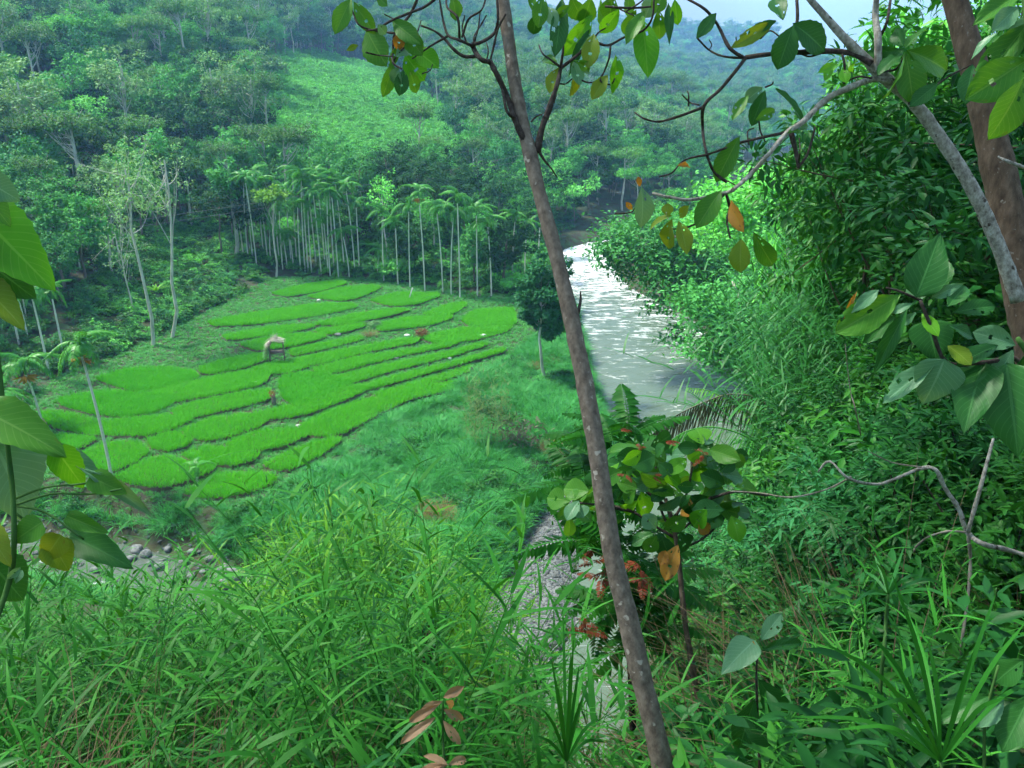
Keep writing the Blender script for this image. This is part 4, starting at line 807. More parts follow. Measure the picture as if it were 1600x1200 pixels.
o = obj('dry_weed', m.mesh('dry_weed', M['drygrass'])); o.location = G(578, 527); tag(o, 'yellowish dry weed clump behind the rice strips', 'weed')
m, cc = bush(400, .9, .6, .3, .1, M['bund'], 26); e = empty('field_bush', G(584, 512), 'grey green low bush left of the red brown bush', 'bush'); child('foliage', m.mesh('foliage', M['crown_grey']), e); child('stem', stems(cc, 8, .02, M['deadwood']), e)
# dry reeds by the river bank
p0 = onground(762, 700); e = empty('dry_reed_clump', p0, 'tall feathery dry reeds on the bank between field and river', 'reeds'); m = MB()
for _ in range(60):
    a = rng.uniform(0, 6.28); r = 2.2 * math.sqrt(rng.uniform()); reedstem(m, np.array([r * math.cos(a), .7 * r * math.sin(a), 0]), rng.uniform(3.5, 7.5), 12, .8, .05, rng.uniform(.1, .5))
child('stem', m.mesh('stem', leafmat('dry_reed', (.09, .20, .05), (.22, .28, .10), .6, .25)), e)
m = MB(); n = 420; m.leaves(np.c_[rng.normal(2.5, .9, n), rng.normal(0, .7, n), rng.uniform(0, 2.4, n)], runit(n) + [0, 0, -.6], runit(n), rng.uniform(.3, .9, n), .1); child('dead_foliage', m.mesh('dead_foliage', M['palm_dead']), e)
# nest fern on the bare tree
m = MB(); n = 30; up, out = ring(n, .8); m.blades(out * .08, up, out, rng.uniform(.9, 1.3, n), .22, 5, .7, .5); o = obj('nest_fern', m.mesh('nest_fern', M['reed_bright'])); p1 = base_h(240, 540, 452)[0]; dq = (p1 - CAM) @ FW; o.location = P(244, 455, dq - .6); tag(o, 'bird nest fern rosette between the two bare white trunks', 'fern')
# wires over the valley
for (y0, y1, lab) in ((356, 196, 'upper power line crossing in front of the hillside forest'), (367, 204, 'lower power line crossing in front of the hillside forest')):
    a, b = P(-60, y0 + 24, 100), P(1010, y1, 190); t = np.linspace(0, 1, 24)[:, None]; c = a * (1 - t) + b * t; c[:, 2] -= 5.5 * 4 * (t * (1 - t))[:, 0] * .35
    m = MB(); m.tube(c, .03, 4, False); tag(obj('power_line', m.mesh('power_line', M['wire'], True)), lab, 'power line')

# ------------------------------------------------------------------ stones of the creek, gravel, river rocks
ROCKS = [rock(1.0, 900 + q, M['stone'], rng.uniform(.55, .8)) for q in range(6)]
spots = []
for a, b, r in ((215, 858, .62), (228, 866, .45), (262, 858, .3), (300, 862, .4), (330, 874, .38), (285, 880, .4), (352, 888, .6), (362, 902, .8), (340, 904, .5), (372, 895, .35), (250, 885, .35), (318, 893, .3), (345, 915, .7), (300, 900, .35), (270, 905, .3), (235, 880, .3), (205, 872, .3), (390, 910, .35), (420, 940, .6), (455, 950, .4), (440, 965, .7), (480, 975, .35), (500, 990, .5), (520, 960, .45), (550, 985, .35), (180, 880, .4), (150, 890, .35), (120, 880, .3), (600, 1010, .4), (640, 1020, .35)): spots.append((a, b, r))
for q, (a, b, r) in enumerate(spots):
    o = obj('boulder', ROCKS[q % 6]); o.location = G(a, b, -1.95); o.scale = (r, r, r); o.rotation_euler = (rng.normal(0, .2), rng.normal(0, .2), rng.uniform(0, 6.28))
    lab = {0: 'flat grey boulder at the bank end of the stony creek', 7: 'biggest grey boulder of the stony creek bed'}.get(q, 'rounded grey stone in the creek bed below the rice plots')
    tag(o, lab, 'stone', 'stones of the creek bed')
protos('cobble', [rock(1.0, 950 + q, M['pebble'], .6) for q in range(3)] + [rock(1.0, 960, M['stone'], .5)])
x, y = sprinkle(9000, -70, 8, 30, 62); z = H(x, y); k = frame_mask(x, y, z) & ((dpoly(x, y, CREEK) < 4.2) | inpoly(x, y, GRAVEL)) & (near(x, y) < -2)
scatter('creek_cobbles', 'cobble', np.c_[x, y, z][k], rots(k.sum(), .3), rng.uniform(.05, .2, k.sum()) * rng.choice([1, 1, 1.6], k.sum()), label='small cobbles of the creek bed and gravel bar', cat='cobbles')
x, y = sprinkle(16000, -10, 8, 30, 62); k = inpoly(x, y, GRAVEL); x, y = x[k], y[k]
scatter('gravel_stones', 'cobble', np.c_[x, y, H(x, y) + .04], rots(len(x), .3), rng.uniform(.03, .09, len(x)), label='loose pebbles lying on the gravel bar', cat='gravel')
for (a, b, r, lab) in ((955, 655, 2.6, 'broad mossy rock ledge at the river edge behind the trunk'), (985, 668, 1.6, 'flat brown rock at the tip of the river ledge'), (860, 716, 1.0, 'brown boulder on the grassy bank left of the trunk'), (905, 688, .8, 'pale rock beside the river left of the trunk')):
    o = obj('river_rock', rock(r, int(a), M['stone'], .42)); o.location = G(a, b, -1.9); tag(o, lab, 'rock')
o = obj('bank_stone', rock(.55, 77, M['white_stone'], .7)); o.location = onground(902, 664); tag(o, 'pale rounded stone on the bank grass beside the trunk', 'stone')

# ------------------------------------------------------------------ broad leaves (foreground), each a part of its plant
def broadleaf_mesh(name, width, outline='obovate', bend=.18, fold=.22, holes=0, nu=10, nv=14, wave=.02, corr=.012, seed=0):
    q = np.random.default_rng(seed); v = np.linspace(0, 1, nv + 1); u = np.linspace(-1, 1, nu + 1)
    if outline == 'obovate': w = np.sin(np.pi * v ** 1.12) ** .72 * (.82 + .3 * v)
    elif outline == 'ovate': w = np.sin(np.pi * v ** .62) ** .85 * 1.02
    elif outline == 'heart': w = np.clip(np.sin(np.pi * (v * .93 + .04) ** .55), 0, 1) ** .8 * 1.05
    else: w = np.sin(np.pi * v ** .85) ** 1.1
    w = np.clip(w, 0, None) * width / 2; w[0] = max(w[0], .004); w[-1] = .003
    U, Vv = np.meshgrid(u, v); ser = 1 + .035 * np.sin(Vv * 44 + q.uniform(0, 6)) * (np.abs(U) > .99)
    X = U * w[:, None] * ser; Y = Vv - .04 * np.abs(U) * (Vv - .5)
    ph = q.uniform(0, 6.28)
    Z = fold * np.abs(X) - bend * Vv ** 2 + wave * np.sin(Vv * 7 + U * 2 + ph) * np.abs(U) + corr * np.sin(2 * np.pi * 11 * (Vv - .275 * np.abs(U))) * np.abs(U)
    me = bpy.data.meshes.new(name); V3 = np.stack([X, Y, Z], -1).reshape(-1, 3); k = nu + 1; F = []
    dead = set()
    for _ in range(holes):
        a, b = q.integers(2, nv - 2), q.integers(1, nu - 1); dead.add((a, b))
        if q.uniform() < .3: dead.add((a, b + 1))
    for a in range(nv):
        for b in range(nu):
            if (a, b) not in dead: F.append((a * k + b, a * k + b + 1, (a + 1) * k + b + 1, (a + 1) * k + b))
    me.from_pydata(V3.tolist(), [], F); uvl = me.uv_layers.new(name='UVMap'); UV = np.stack([(U + 1) / 2, Vv], -1).reshape(-1, 2)
    li = np.empty(len(me.loops), np.int32); me.loops.foreach_get('vertex_index', li); uvl.data.foreach_set('uv', UV[li].astype(np.float32).ravel())
    me.polygons.foreach_set('use_smooth', np.ones(len(F), bool)); me.materials.append(M['broad']); me.update(); return me
LEAF = {'ob': [broadleaf_mesh('leaf', .58, 'obovate', .22, .25, h, seed=s) for s, h in ((1, 2), (2, 0), (3, 3))], 'obn': [broadleaf_mesh('leaf', .42, 'obovate', .15, .3, h, seed=s) for s, h in ((4, 3), (5, 0))],
        'ov': [broadleaf_mesh('leaf', .62, 'ovate', .25, .2, 0, seed=s) for s in (6, 7)], 'heart': [broadleaf_mesh('leaf', .9, 'heart', .2, .12, 0, seed=s, corr=.006) for s in (8, 9)],
        'lan': [broadleaf_mesh('leaf', .32, 'lance', .25, .3, 0, seed=s) for s in (10, 11)], 'curl': [broadleaf_mesh('leaf', .5, 'obovate', .75, .45, 2, seed=s, wave=.06) for s in (12, 13)]}
SHAPEW = {'ob': .58, 'obn': .42, 'ov': .62, 'heart': .9, 'lan': .32, 'curl': .5}
def put_leaf(parent, b, t, wpx, shape, mat, depth, tilt=.35, dd=None, flip=False, gs=1.0):
    d0 = depth; d1 = depth + (rng.normal(0, .06) * depth * .3 if dd is None else dd)
    t = (b[0] + (t[0] - b[0]) * gs, b[1] + (t[1] - b[1]) * gs); wpx = wpx * gs * 1.04
    A = P(b[0], b[1], d0); B = P(t[0], t[1], d1); y = B - A; L = np.linalg.norm(y); y /= L
    n = unit(CAM - A) + rng.normal(0, tilt, 3) + np.array([0, 0, .25]); n = n - y * (n @ y); n = unit(n)
    if flip: n = -n
    x = np.cross(y, n); me = random.choice(LEAF[shape]); o = obj('leaf', me, parent, M[mat])
    wid = wpx * depth / FPX / (SHAPEW[shape]) ; Mx = Matrix.Identity(4)
    for r in range(3): Mx[r][0] = x[r] * wid; Mx[r][1] = y[r] * L; Mx[r][2] = n[r] * L; Mx[r][3] = A[r]
    o.matrix_parent_inverse = parent.matrix_basis.inverted(); o.matrix_basis = Mx; return o
def branch(parent, pts, depth, w0, w1, mat, name='branch', sides=7, d1=None, knot=.06):
    """tube through pixel points; widths in pixels"""
    k = len(pts); dep = np.linspace(depth, depth if d1 is None else d1, k) + np.concatenate([[0], rng.normal(0, .012, k - 1)]) * depth
    w = np.array([P(a, b, dd) for (a, b), dd in zip(pts, dep)]); c = spline(w, (k - 1) * 4 + 1); rad = np.linspace(w0, w1, len(c)) / 2 * depth / FPX
    m = MB(); m.tube(c, rad * (1 + knot * rng.normal(size=len(c))), sides); return wchild(name, m.mesh(name, mat, True), parent)

# --- the slim leaning tree in front
LT = empty('leaning_tree', P(1052, 1260, 3.25), 'slim brown leaning tree crossing the whole view with ribbed leaves', 'tree')
tp = [(1062, 1300, 46), (1040, 1215, 46), (1018, 1120, 45), (1000, 1050, 44), (981, 965, 43), (960, 880, 41), (945, 790, 40), (932, 700, 39), (921, 640, 38), (912, 590, 38), (901, 540, 36), (893, 500, 35), (880, 445, 33), (868, 395, 32), (856, 350, 31), (845, 310, 30), (835, 270, 31), (827, 235, 33), (818, 200, 29), (808, 150, 28), (800, 100, 28), (793, 50, 28), (786, 0, 28), (778, -70, 27), (768, -160, 25)]
c, w = spline([P(a, b, 3.25 + .012 * q) for q, (a, b, _) in enumerate(tp)], 110, [t[2] for t in tp]); m = MB(); m.tube(c, w * .73 / 2 * 3.35 / FPX * (1 + .025 * np.sin(np.arange(110) * .53) + .02 * rng.normal(size=110)), 18, True, .014)
wchild('trunk', m.mesh('trunk', M['bark_brown'], True), LT)
DL = 3.45
for pts, a, b in (([(822, 222), (812, 205), (802, 180), (792, 150), (777, 118), (766, 97)], 11, 8), ([(766, 97), (752, 93), (742, 80), (738, 70), (752, 66), (772, 52), (778, 30), (776, -10)], 8, 4), ([(750, 88), (725, 88), (708, 76), (694, 60), (678, 48), (658, 40)], 6, 3),
                  ([(738, 72), (716, 62), (700, 55), (692, 30), (686, -5)], 5, 3), ([(718, 62), (715, 28), (699, 12), (697, -5)], 4, 3), ([(722, 58), (732, 30), (752, 16), (760, -6)], 4, 2.5), ([(700, 56), (676, 70), (655, 84), (644, 92)], 4, 2), ([(806, 186), (792, 174), (786, 145), (776, 118)], 5, 4),
                  ([(766, 95), (772, 70), (778, 45), (790, 22)], 4, 3), ([(740, 70), (747, 45), (750, 20)], 3, 2), ([(745, 82), (740, 60), (752, 38), (760, 24)], 3, 2), ([(728, 64), (722, 45), (726, 25)], 3, 2), ([(760, 95), (763, 80), (760, 66)], 3, 1.5),
                  ([(700, -20), (668, 8), (640, 20), (610, 33), (590, 45), (572, 48)], 5, 3), ([(656, -10), (640, 24), (618, 50), (614, 78), (614, 98), (628, 108)], 5, 3), ([(618, 52), (600, 50), (578, 46), (560, 38), (550, 15), (545, -5)], 4, 2), ([(614, 98), (622, 84), (640, 66), (652, 50), (658, 32)], 3, 2), ([(572, 82), (590, 86), (612, 88)], 3, 2), ([(600, 22), (612, 28), (618, 30)], 2, 1.5), ([(660, 115), (672, 110), (676, 100)], 2.5, 1.5),
                  ([(840, 238), (843, 215), (850, 190), (862, 158), (871, 130), (876, 106)], 12, 6), ([(852, 186), (858, 170), (866, 147)], 11, 9), ([(876, 106), (880, 75), (880, 40), (884, 10)], 4.5, 2.5), ([(877, 106), (905, 84), (924, 66), (950, 71), (976, 58), (1004, 48), (1019, 28), (1022, -5)], 5, 3), ([(954, 71), (952, 90), (944, 112), (938, 126), (950, 132), (959, 127), (962, 108)], 3.5, 2), ([(876, 105), (860, 93), (848, 84), (842, 70)], 4, 2), ([(876, 131), (884, 131), (894, 123)], 3, 2), ([(905, 124), (920, 129), (936, 126)], 3, 2),
                  ([(925, 66), (934, 52), (946, 44)], 3, 2), ([(946, 10), (970, 12), (1000, 12), (1034, 8)], 4, 3), ([(940, -10), (965, 12), (990, 24)], 3, 2), ([(978, 18), (1000, 4), (1010, -6)], 3, 2),
                  ([(843, 238), (852, 252), (862, 264), (870, 277)], 5, 1.5), ([(895, 508), (903, 488), (907, 470), (907, 455)], 8, 2), ([(830, 190), (838, 182), (848, 178)], 3, 2)):
    branch(LT, pts, DL, a, b, M['twig'])
for b_, t_, w_, sh, mt in (((550, -4), (526, 40), 24, 'ob', 'broad'), ((552, 2), (578, 44), 22, 'ob', 'broad'), ((572, 44), (592, 90), 38, 'ob', 'broad'), ((612, 32), (645, 58), 24, 'ob', 'broad'), ((632, 46), (652, 78), 26, 'ob', 'broad'), ((626, 48), (622, 74), 16, 'ob', 'broad_orange'), ((618, 90), (640, 72), 18, 'ob', 'broad_pale'), ((644, 76), (678, 96), 30, 'ob', 'broad_bright'),
                           ((632, 84), (656, 118), 34, 'ob', 'broad_bright'), ((614, 96), (604, 144), 20, 'ob', 'broad'), ((630, 108), (626, 142), 20, 'ob', 'broad_dark'), ((640, 110), (652, 142), 18, 'ob', 'broad'), ((590, 38), (602, 52), 14, 'ob', 'broad_pale'), ((622, 104), (616, 132), 22, 'ob', 'broad_pale'), ((560, 70), (542, 78), 8, 'lan', 'broad_yellow'), ((706, -6), (716, 26), 26, 'ob', 'broad'), ((622, 70), (612, 100), 12, 'obn', 'broad'), ((590, -8), (600, 6), 14, 'ob', 'broad'),
                           ((848, -8), (842, 34), 22, 'ob', 'broad'), ((878, -4), (872, 70), 25, 'obn', 'broad_dark'), ((838, -6), (828, 12), 20, 'ob', 'broad'), ((892, -6), (908, 32), 28, 'ob', 'broad'), ((924, -4), (912, 36), 28, 'ob', 'broad'), ((926, 22), (890, 78), 26, 'ob', 'broad_bright'), ((924, 48), (902, 72), 14, 'curl', 'broad_dark'), ((928, 52), (920, 94), 24, 'ob', 'broad_yellow'), ((938, -4), (944, 44), 26, 'ob', 'broad'), ((968, 14), (942, 50), 22, 'ob', 'broad_bright'), ((958, -6), (950, 30), 30, 'ob', 'broad'),
                           ((994, 14), (974, 58), 20, 'ob', 'broad'), ((1002, 26), (1014, 98), 34, 'ob', 'broad_bright'), ((1008, 18), (984, 50), 20, 'ob', 'broad'), ((1028, 14), (1032, 58), 20, 'ob', 'broad'), ((1044, 4), (1047, 56), 13, 'lan', 'broad_dark'), ((1054, -2), (1058, 34), 16, 'ob', 'broad_bright'), ((1020, -8), (1012, 22), 24, 'ob', 'broad_pale'), ((980, -10), (986, 20), 24, 'ob', 'broad'), ((1036, -12), (1026, 14), 22, 'ob', 'broad'),
                           ((872, 102), (846, 82), 16, 'curl', 'broad'), ((874, 104), (858, 136), 20, 'ob', 'broad_yellow'), ((896, 94), (930, 110), 14, 'curl', 'broad'), ((896, 96), (906, 124), 18, 'ob', 'broad_pale'), ((896, 122), (899, 150), 19, 'ob', 'broad_yellow'), ((950, 116), (928, 147), 20, 'ob', 'broad_yellow'), ((962, 84), (968, 126), 18, 'curl', 'broad_bright'), ((868, 28), (882, 14), 12, 'ob', 'broad'), ((856, 10), (866, 34), 18, 'ob', 'broad_pale'), ((838, 20), (834, 52), 20, 'ob', 'broad_dark')):
    put_leaf(LT, b_, t_, w_, sh, mt, DL + rng.normal(0, .05), gs=1.15)

# --- the thick tree at the right edge with its lichen covered limb
TR = empty('forked_tree', P(1668, 900, 4.3), 'thick brown tree at the right edge with a pale lichened limb', 'tree')
tp = [(1700, 1060, 84), (1676, 900, 82), (1656, 760, 80), (1636, 640, 77), (1616, 540, 74), (1597, 450, 72), (1578, 350, 68), (1557, 250, 63), (1537, 160, 58), (1515, 80, 52), (1492, 0, 46), (1462, -110, 42)]
c, w = spline([P(a, b, 4.3) for a, b, _ in tp], 70, [t[2] for t in tp]); m = MB(); m.tube(c, w * .76 / 2 * 4.3 / FPX * (1 + .025 * np.sin(np.arange(70) * .9) + .012 * rng.normal(size=70)), 20, True, .02)
wchild('trunk', m.mesh('trunk', M['bark_tan'], True), TR)
LTP = [(1592, 470, 40), (1570, 410, 37), (1550, 360, 35), (1528, 312, 34), (1500, 262, 33), (1468, 214, 32), (1440, 175, 30), (1415, 148, 29), (1390, 128, 30), (1372, 112, 30), (1350, 90, 24), (1318, 58, 20), (1288, 24, 17), (1264, -4, 15), (1235, -50, 13)]
c, w = spline([P(a, b, 4.12 - .025 * q) for q, (a, b, _) in enumerate(LTP)], 70, [t[2] for t in LTP]); m = MB(); m.tube(c, w * .62 / 2 * 3.95 / FPX * (1 + .025 * rng.normal(size=70)), 14, True, .02)
wchild('limb', m.mesh('limb', M['bark_lichen'], True), TR); DR = 3.85
for pts, a, b, mt in (([(1362, 100), (1335, 85), (1300, 80), (1245, 82), (1200, 85), (1165, 90)], 10, 7, 'twig'), ([(1165, 90), (1150, 110), (1125, 140), (1100, 165), (1098, 200), (1103, 235), (1115, 268), (1135, 285)], 6, 4, 'twig'), ([(1165, 92), (1140, 75), (1122, 40), (1102, 15), (1070, -4)], 6, 4, 'twig'), ([(1100, 167), (1060, 182), (1030, 190), (1008, 186), (992, 176)], 5, 2.5, 'twig'), ([(1163, 91), (1130, 88), (1108, 78), (1090, 60)], 4, 3, 'twig'),
                      ([(1392, 126), (1362, 124), (1320, 140), (1290, 156), (1255, 190), (1230, 207), (1200, 242), (1170, 275), (1146, 296), (1130, 302), (1080, 312), (1046, 308), (1020, 302)], 11, 4, 'bark_lichen'), ([(1232, 206), (1190, 215), (1150, 225), (1110, 240), (1070, 250), (1050, 270), (1030, 276)], 5, 2, 'twig'), ([(1132, 302), (1115, 322), (1095, 345), (1070, 356), (1048, 358)], 5, 2, 'twig'), ([(1135, 304), (1140, 325), (1136, 345), (1141, 372)], 5, 3, 'twig'), ([(1103, 240), (1118, 270), (1150, 290)], 3, 2, 'twig'),
                      ([(1236, 208), (1244, 240), (1247, 262)], 9, 5, 'twig'), ([(1247, 262), (1262, 240), (1274, 198)], 5, 3, 'twig'), ([(1248, 255), (1250, 235), (1249, 216)], 3, 2, 'twig'), ([(1372, 112), (1372, 60), (1368, 25), (1370, -6)], 12, 9, 'bark_lichen'), ([(1376, 56), (1386, 34), (1392, -4)], 5, 4, 'twig'), ([(1240, 78), (1240, 60), (1246, 30), (1245, -4)], 6, 5, 'twig'), ([(1238, 75), (1262, 88), (1282, 84)], 4, 3, 'twig'), ([(1316, 85), (1320, 105), (1318, 130)], 4, 3, 'twig'), ([(1318, 130), (1340, 120), (1362, 122)], 3, 3, 'twig'),
                      ([(1196, 136), (1206, 132), (1208, 128)], 3, 2, 'twig'), ([(1188, 60), (1204, 48), (1222, 60), (1240, 62)], 3, 2, 'twig'), ([(1076, 166), (1076, 148), (1074, 143)], 3, 2, 'twig'), ([(1092, 164), (1078, 160), (1066, 148)], 3, 2, 'twig'), ([(1140, 76), (1150, 70), (1150, 58)], 4, 2, 'twig'), ([(1108, 78), (1112, 70), (1108, 62)], 2, 1.5, 'twig'), ([(1186, 190), (1188, 205), (1196, 222)], 3, 2, 'twig'), ([(1170, 226), (1168, 206), (1178, 200)], 2.5, 2, 'twig'),
                      ([(960, 334), (985, 332), (992, 325)], 3, 2, 'twig'), ([(1378, 112), (1400, 108), (1413, 88)], 4, 3, 'twig'), ([(1420, 162), (1440, 150), (1482, 120), (1520, 100)], 5, 2, 'twig'), ([(1600, 262), (1575, 252), (1560, 245)], 6, 3, 'bark_lichen')):
    branch(TR, pts, DR, a, b, M[mt])
for b_, t_, w_, sh, mt in (((1224, 32), (1210, -8), 26, 'ob', 'broad_dark'), ((1238, 36), (1292, 72), 44, 'ob', 'broad_dark'), ((1240, 38), (1218, 100), 36, 'ob', 'broad_dark'), ((1210, 34), (1154, 68), 20, 'obn', 'broad_yellow'), ((1214, 32), (1172, 50), 16, 'obn', 'broad_dark'), ((1120, 20), (1094, 52), 18, 'obn', 'broad_dark'), ((1212, 138), (1258, 180), 22, 'obn', 'broad_dark'), ((1196, 140), (1176, 192), 22, 'obn', 'broad_dark'), ((1192, 136), (1168, 156), 22, 'ob', 'broad_pale'), ((1170, 148), (1146, 180), 16, 'obn', 'broad'), ((1180, 188), (1210, 172), 16, 'obn', 'broad'),
                           ((1156, 212), (1120, 278), 30, 'obn', 'broad'), ((1230, 208), (1266, 190), 16, 'obn', 'broad'), ((1128, 296), (1092, 346), 32, 'ob', 'broad'), ((1158, 372), (1154, 420), 30, 'ob', 'broad_yellow'), ((1176, 362), (1210, 420), 28, 'ob', 'broad'), ((1050, 336), (1014, 350), 18, 'ob', 'broad_yellow'), ((1050, 342), (1038, 388), 26, 'ob', 'broad_yellow'), ((1060, 344), (1076, 388), 24, 'ob', 'broad_yellow'), ((1044, 338), (1042, 320), 18, 'ob', 'broad_yellow'), ((1062, 340), (1070, 326), 14, 'ob', 'broad_yellow'), ((1002, 290), (1010, 350), 36, 'ob', 'broad_pale'),
                           ((1000, 292), (998, 278), 8, 'ob', 'broad_orange'), ((1078, 262), (1068, 254), 8, 'ob', 'broad_orange'), ((988, 328), (980, 318), 8, 'ob', 'broad_orange'), ((1142, 312), (1152, 356), 22, 'ob', 'broad_orange'), ((1308, 100), (1286, 108), 12, 'ob', 'broad_bright'), ((1316, 108), (1322, 124), 16, 'ob', 'broad_bright'), ((1298, 104), (1292, 118), 12, 'ob', 'broad_bright'), ((1340, 96), (1326, 104), 14, 'ob', 'broad_bright'),
                           ((1413, 78), (1350, 84), 18, 'obn', 'broad_dark'), ((1413, 78), (1374, 108), 22, 'obn', 'broad_dark'), ((1414, 80), (1398, 150), 40, 'ob', 'broad'), ((1414, 80), (1430, 152), 40, 'ob', 'broad'), ((1416, 78), (1492, 106), 40, 'ob', 'broad'), ((1414, 76), (1440, 40), 24, 'ob', 'broad'), ((1412, 74), (1396, 46), 22, 'ob', 'broad_dark'), ((1466, 130), (1428, 160), 22, 'obn', 'broad_dark'), ((1520, 100), (1512, 150), 30, 'ob', 'broad_dark')):
    put_leaf(TR, b_, t_, w_, sh, mt, DR - .06 + rng.normal(0, .04), gs=1.1)
# --- big leaves in front of the right edge
SR = empty('tall_sapling', P(1700, 700, 2.5), 'big-leaved sapling hanging over the thick trunk at the upper right', 'sapling')
branch(SR, [(1700, 700), (1660, 400), (1630, 180), (1612, 60), (1600, -30)], 2.5, 26, 12, M['green_stem'], 'stem')
for b_, t_, w_, sh, mt in (((1612, 30), (1522, 138), 46, 'obn', 'broad'), ((1618, 50), (1540, 105), 36, 'obn', 'broad_dark'), ((1610, 90), (1520, 150), 60, 'ob', 'broad'), ((1560, 50), (1512, 84), 18, 'lan', 'broad_pale'), ((1612, 110), (1588, 188), 34, 'obn', 'broad_dark'), ((1600, 120), (1560, 218), 60, 'ob', 'broad'), ((1590, 10), (1560, 40), 30, 'ob', 'broad_pale'), ((1600, -10), (1530, 20), 30, 'ob', 'broad'), ((1620, 20), (1580, 60), 30, 'ob', 'broad_pale')):
    put_leaf(SR, b_, t_, w_, sh, mt, 2.5 + rng.normal(0, .05), tilt=.3)
# --- sapling with rosettes at the right
SB = empty('rosette_sapling', P(1700, 820, 2.7), 'broad-leaved sapling with leaf rosettes in front of the thick trunk', 'sapling')
branch(SB, [(1700, 860), (1650, 700), (1612, 568), (1590, 528)], 2.7, 16, 8, M['green_stem'], 'stem'); branch(SB, [(1650, 700), (1600, 570), (1540, 566), (1480, 567), (1455, 510), (1438, 470)], 2.7, 9, 5, M['twig']); branch(SB, [(1440, 470), (1405, 455), (1385, 450)], 2.7, 5, 3, M['twig'])
for b_, t_, w_, sh, mt in (((1430, 466), (1476, 358), 58, 'ov', 'broad_dark'), ((1462, 462), (1472, 400), 40, 'ob', 'broad_dark'), ((1408, 460), (1308, 520), 52, 'obn', 'broad'), ((1374, 452), (1330, 486), 20, 'lan', 'broad_pale'), ((1420, 480), (1356, 592), 24, 'lan', 'broad_dark'), ((1400, 492), (1350, 534), 24, 'obn', 'broad_dark'), ((1490, 488), (1560, 474), 30, 'obn', 'broad_dark'), ((1480, 480), (1512, 440), 30, 'ob', 'broad_dark'), ((1426, 474), (1392, 488), 14, 'obn', 'broad_pale'), ((1432, 488), (1408, 508), 14, 'obn', 'broad_pale'), ((1438, 470), (1446, 438), 20, 'ob', 'broad_pale'), ((1436, 468), (1418, 448), 18, 'ob', 'broad_pale'), ((1455, 465), (1502, 444), 18, 'lan', 'broad_pale'),
                           ((1446, 500), (1470, 562), 64, 'ov', 'broad_dark'), ((1476, 560), (1448, 636), 72, 'ov', 'broad_pale'), ((1468, 562), (1374, 626), 34, 'obn', 'broad_pale'), ((1480, 508), (1528, 525), 22, 'obn', 'broad_dark'), ((1588, 540), (1526, 518), 38, 'ob', 'broad_pale'), ((1584, 545), (1542, 616), 34, 'obn', 'broad_pale'), ((1572, 566), (1592, 708), 92, 'ov', 'broad_dark'), ((1536, 566), (1506, 660), 66, 'ov', 'broad_dark'), ((1600, 556), (1640, 600), 60, 'ov', 'broad_dark'), ((1480, 540), (1520, 565), 30, 'ob', 'broad_yellow'), ((1440, 490), (1465, 520), 20, 'ob', 'broad_bright'), ((1560, 540), (1500, 560), 30, 'ob', 'broad_dark'), ((1340, 454), (1316, 498), 6, 'lan', 'broad_orange')):
    put_leaf(SB, b_, t_, w_, sh, mt, 2.7 + rng.normal(0, .06), tilt=.25)
# --- heart-leaved plant at the left edge
SL = empty('heart_leaved_shrub', P(-70, 1330, 2.6), 'heart-leaved shrub with large pale leaves at the left edge', 'shrub')
branch(SL, [(-70, 1330), (-45, 1150), (-15, 1000), (14, 910), (22, 850), (20, 770), (14, 715), (-10, 500), (-30, 350)], 2.6, 10, 7, M['green_stem'], 'stem')
for pts in ([(22, 780), (70, 762), (120, 757), (155, 752)], [(22, 790), (80, 772), (140, 772), (190, 764)], [(22, 800), (60, 830), (90, 860), (100, 870)], [(22, 790), (70, 800), (120, 835), (130, 842)], [(-10, 500), (-20, 420), (-15, 330)], [(22, 812), (50, 822), (62, 826)]): branch(SL, pts, 2.6, 4, 3, M['green_stem'], 'leaf_stalk')
for b_, t_, w_, sh, mt in (((-10, 690), (52, 806), 118, 'heart', 'broad_pale'), ((-30, 640), (98, 700), 70, 'heart', 'broad'), ((-40, 640), (80, 676), 44, 'heart', 'broad_bright'), ((70, 690), (150, 742), 34, 'obn', 'broad_pale'), ((86, 700), (136, 768), 44, 'heart', 'broad_bright'), ((118, 728), (232, 784), 22, 'curl', 'broad_pale'), ((140, 745), (196, 770), 36, 'heart', 'broad'), ((104, 806), (164, 832), 26, 'heart', 'broad'), ((108, 836), (198, 878), 48, 'heart', 'broad_dark'), ((66, 816), (14, 848), 40, 'heart', 'broad'), ((80, 846), (108, 894), 46, 'heart', 'broad_yellow'), ((96, 836), (62, 882), 40, 'heart', 'broad_yellow'), ((-14, 880), (40, 940), 70, 'heart', 'broad_dark'), ((-30, 820), (20, 880), 40, 'heart', 'broad_yellow'),
                           ((-22, 282), (28, 312), 44, 'heart', 'broad_pale'), ((-36, 330), (74, 444), 92, 'heart', 'broad_bright'), ((-50, 380), (46, 470), 80, 'heart', 'broad_dark'), ((-34, 440), (34, 502), 50, 'heart', 'broad_yellow'), ((-30, 300), (20, 350), 40, 'heart', 'broad'), ((10, 905), (30, 890), 12, 'ob', 'broad_pale'), ((24, 912), (34, 890), 12, 'ob', 'broad_pale')):
    put_leaf(SL, b_, t_, w_, sh, mt, 2.6 + rng.normal(0, .06), tilt=.22)

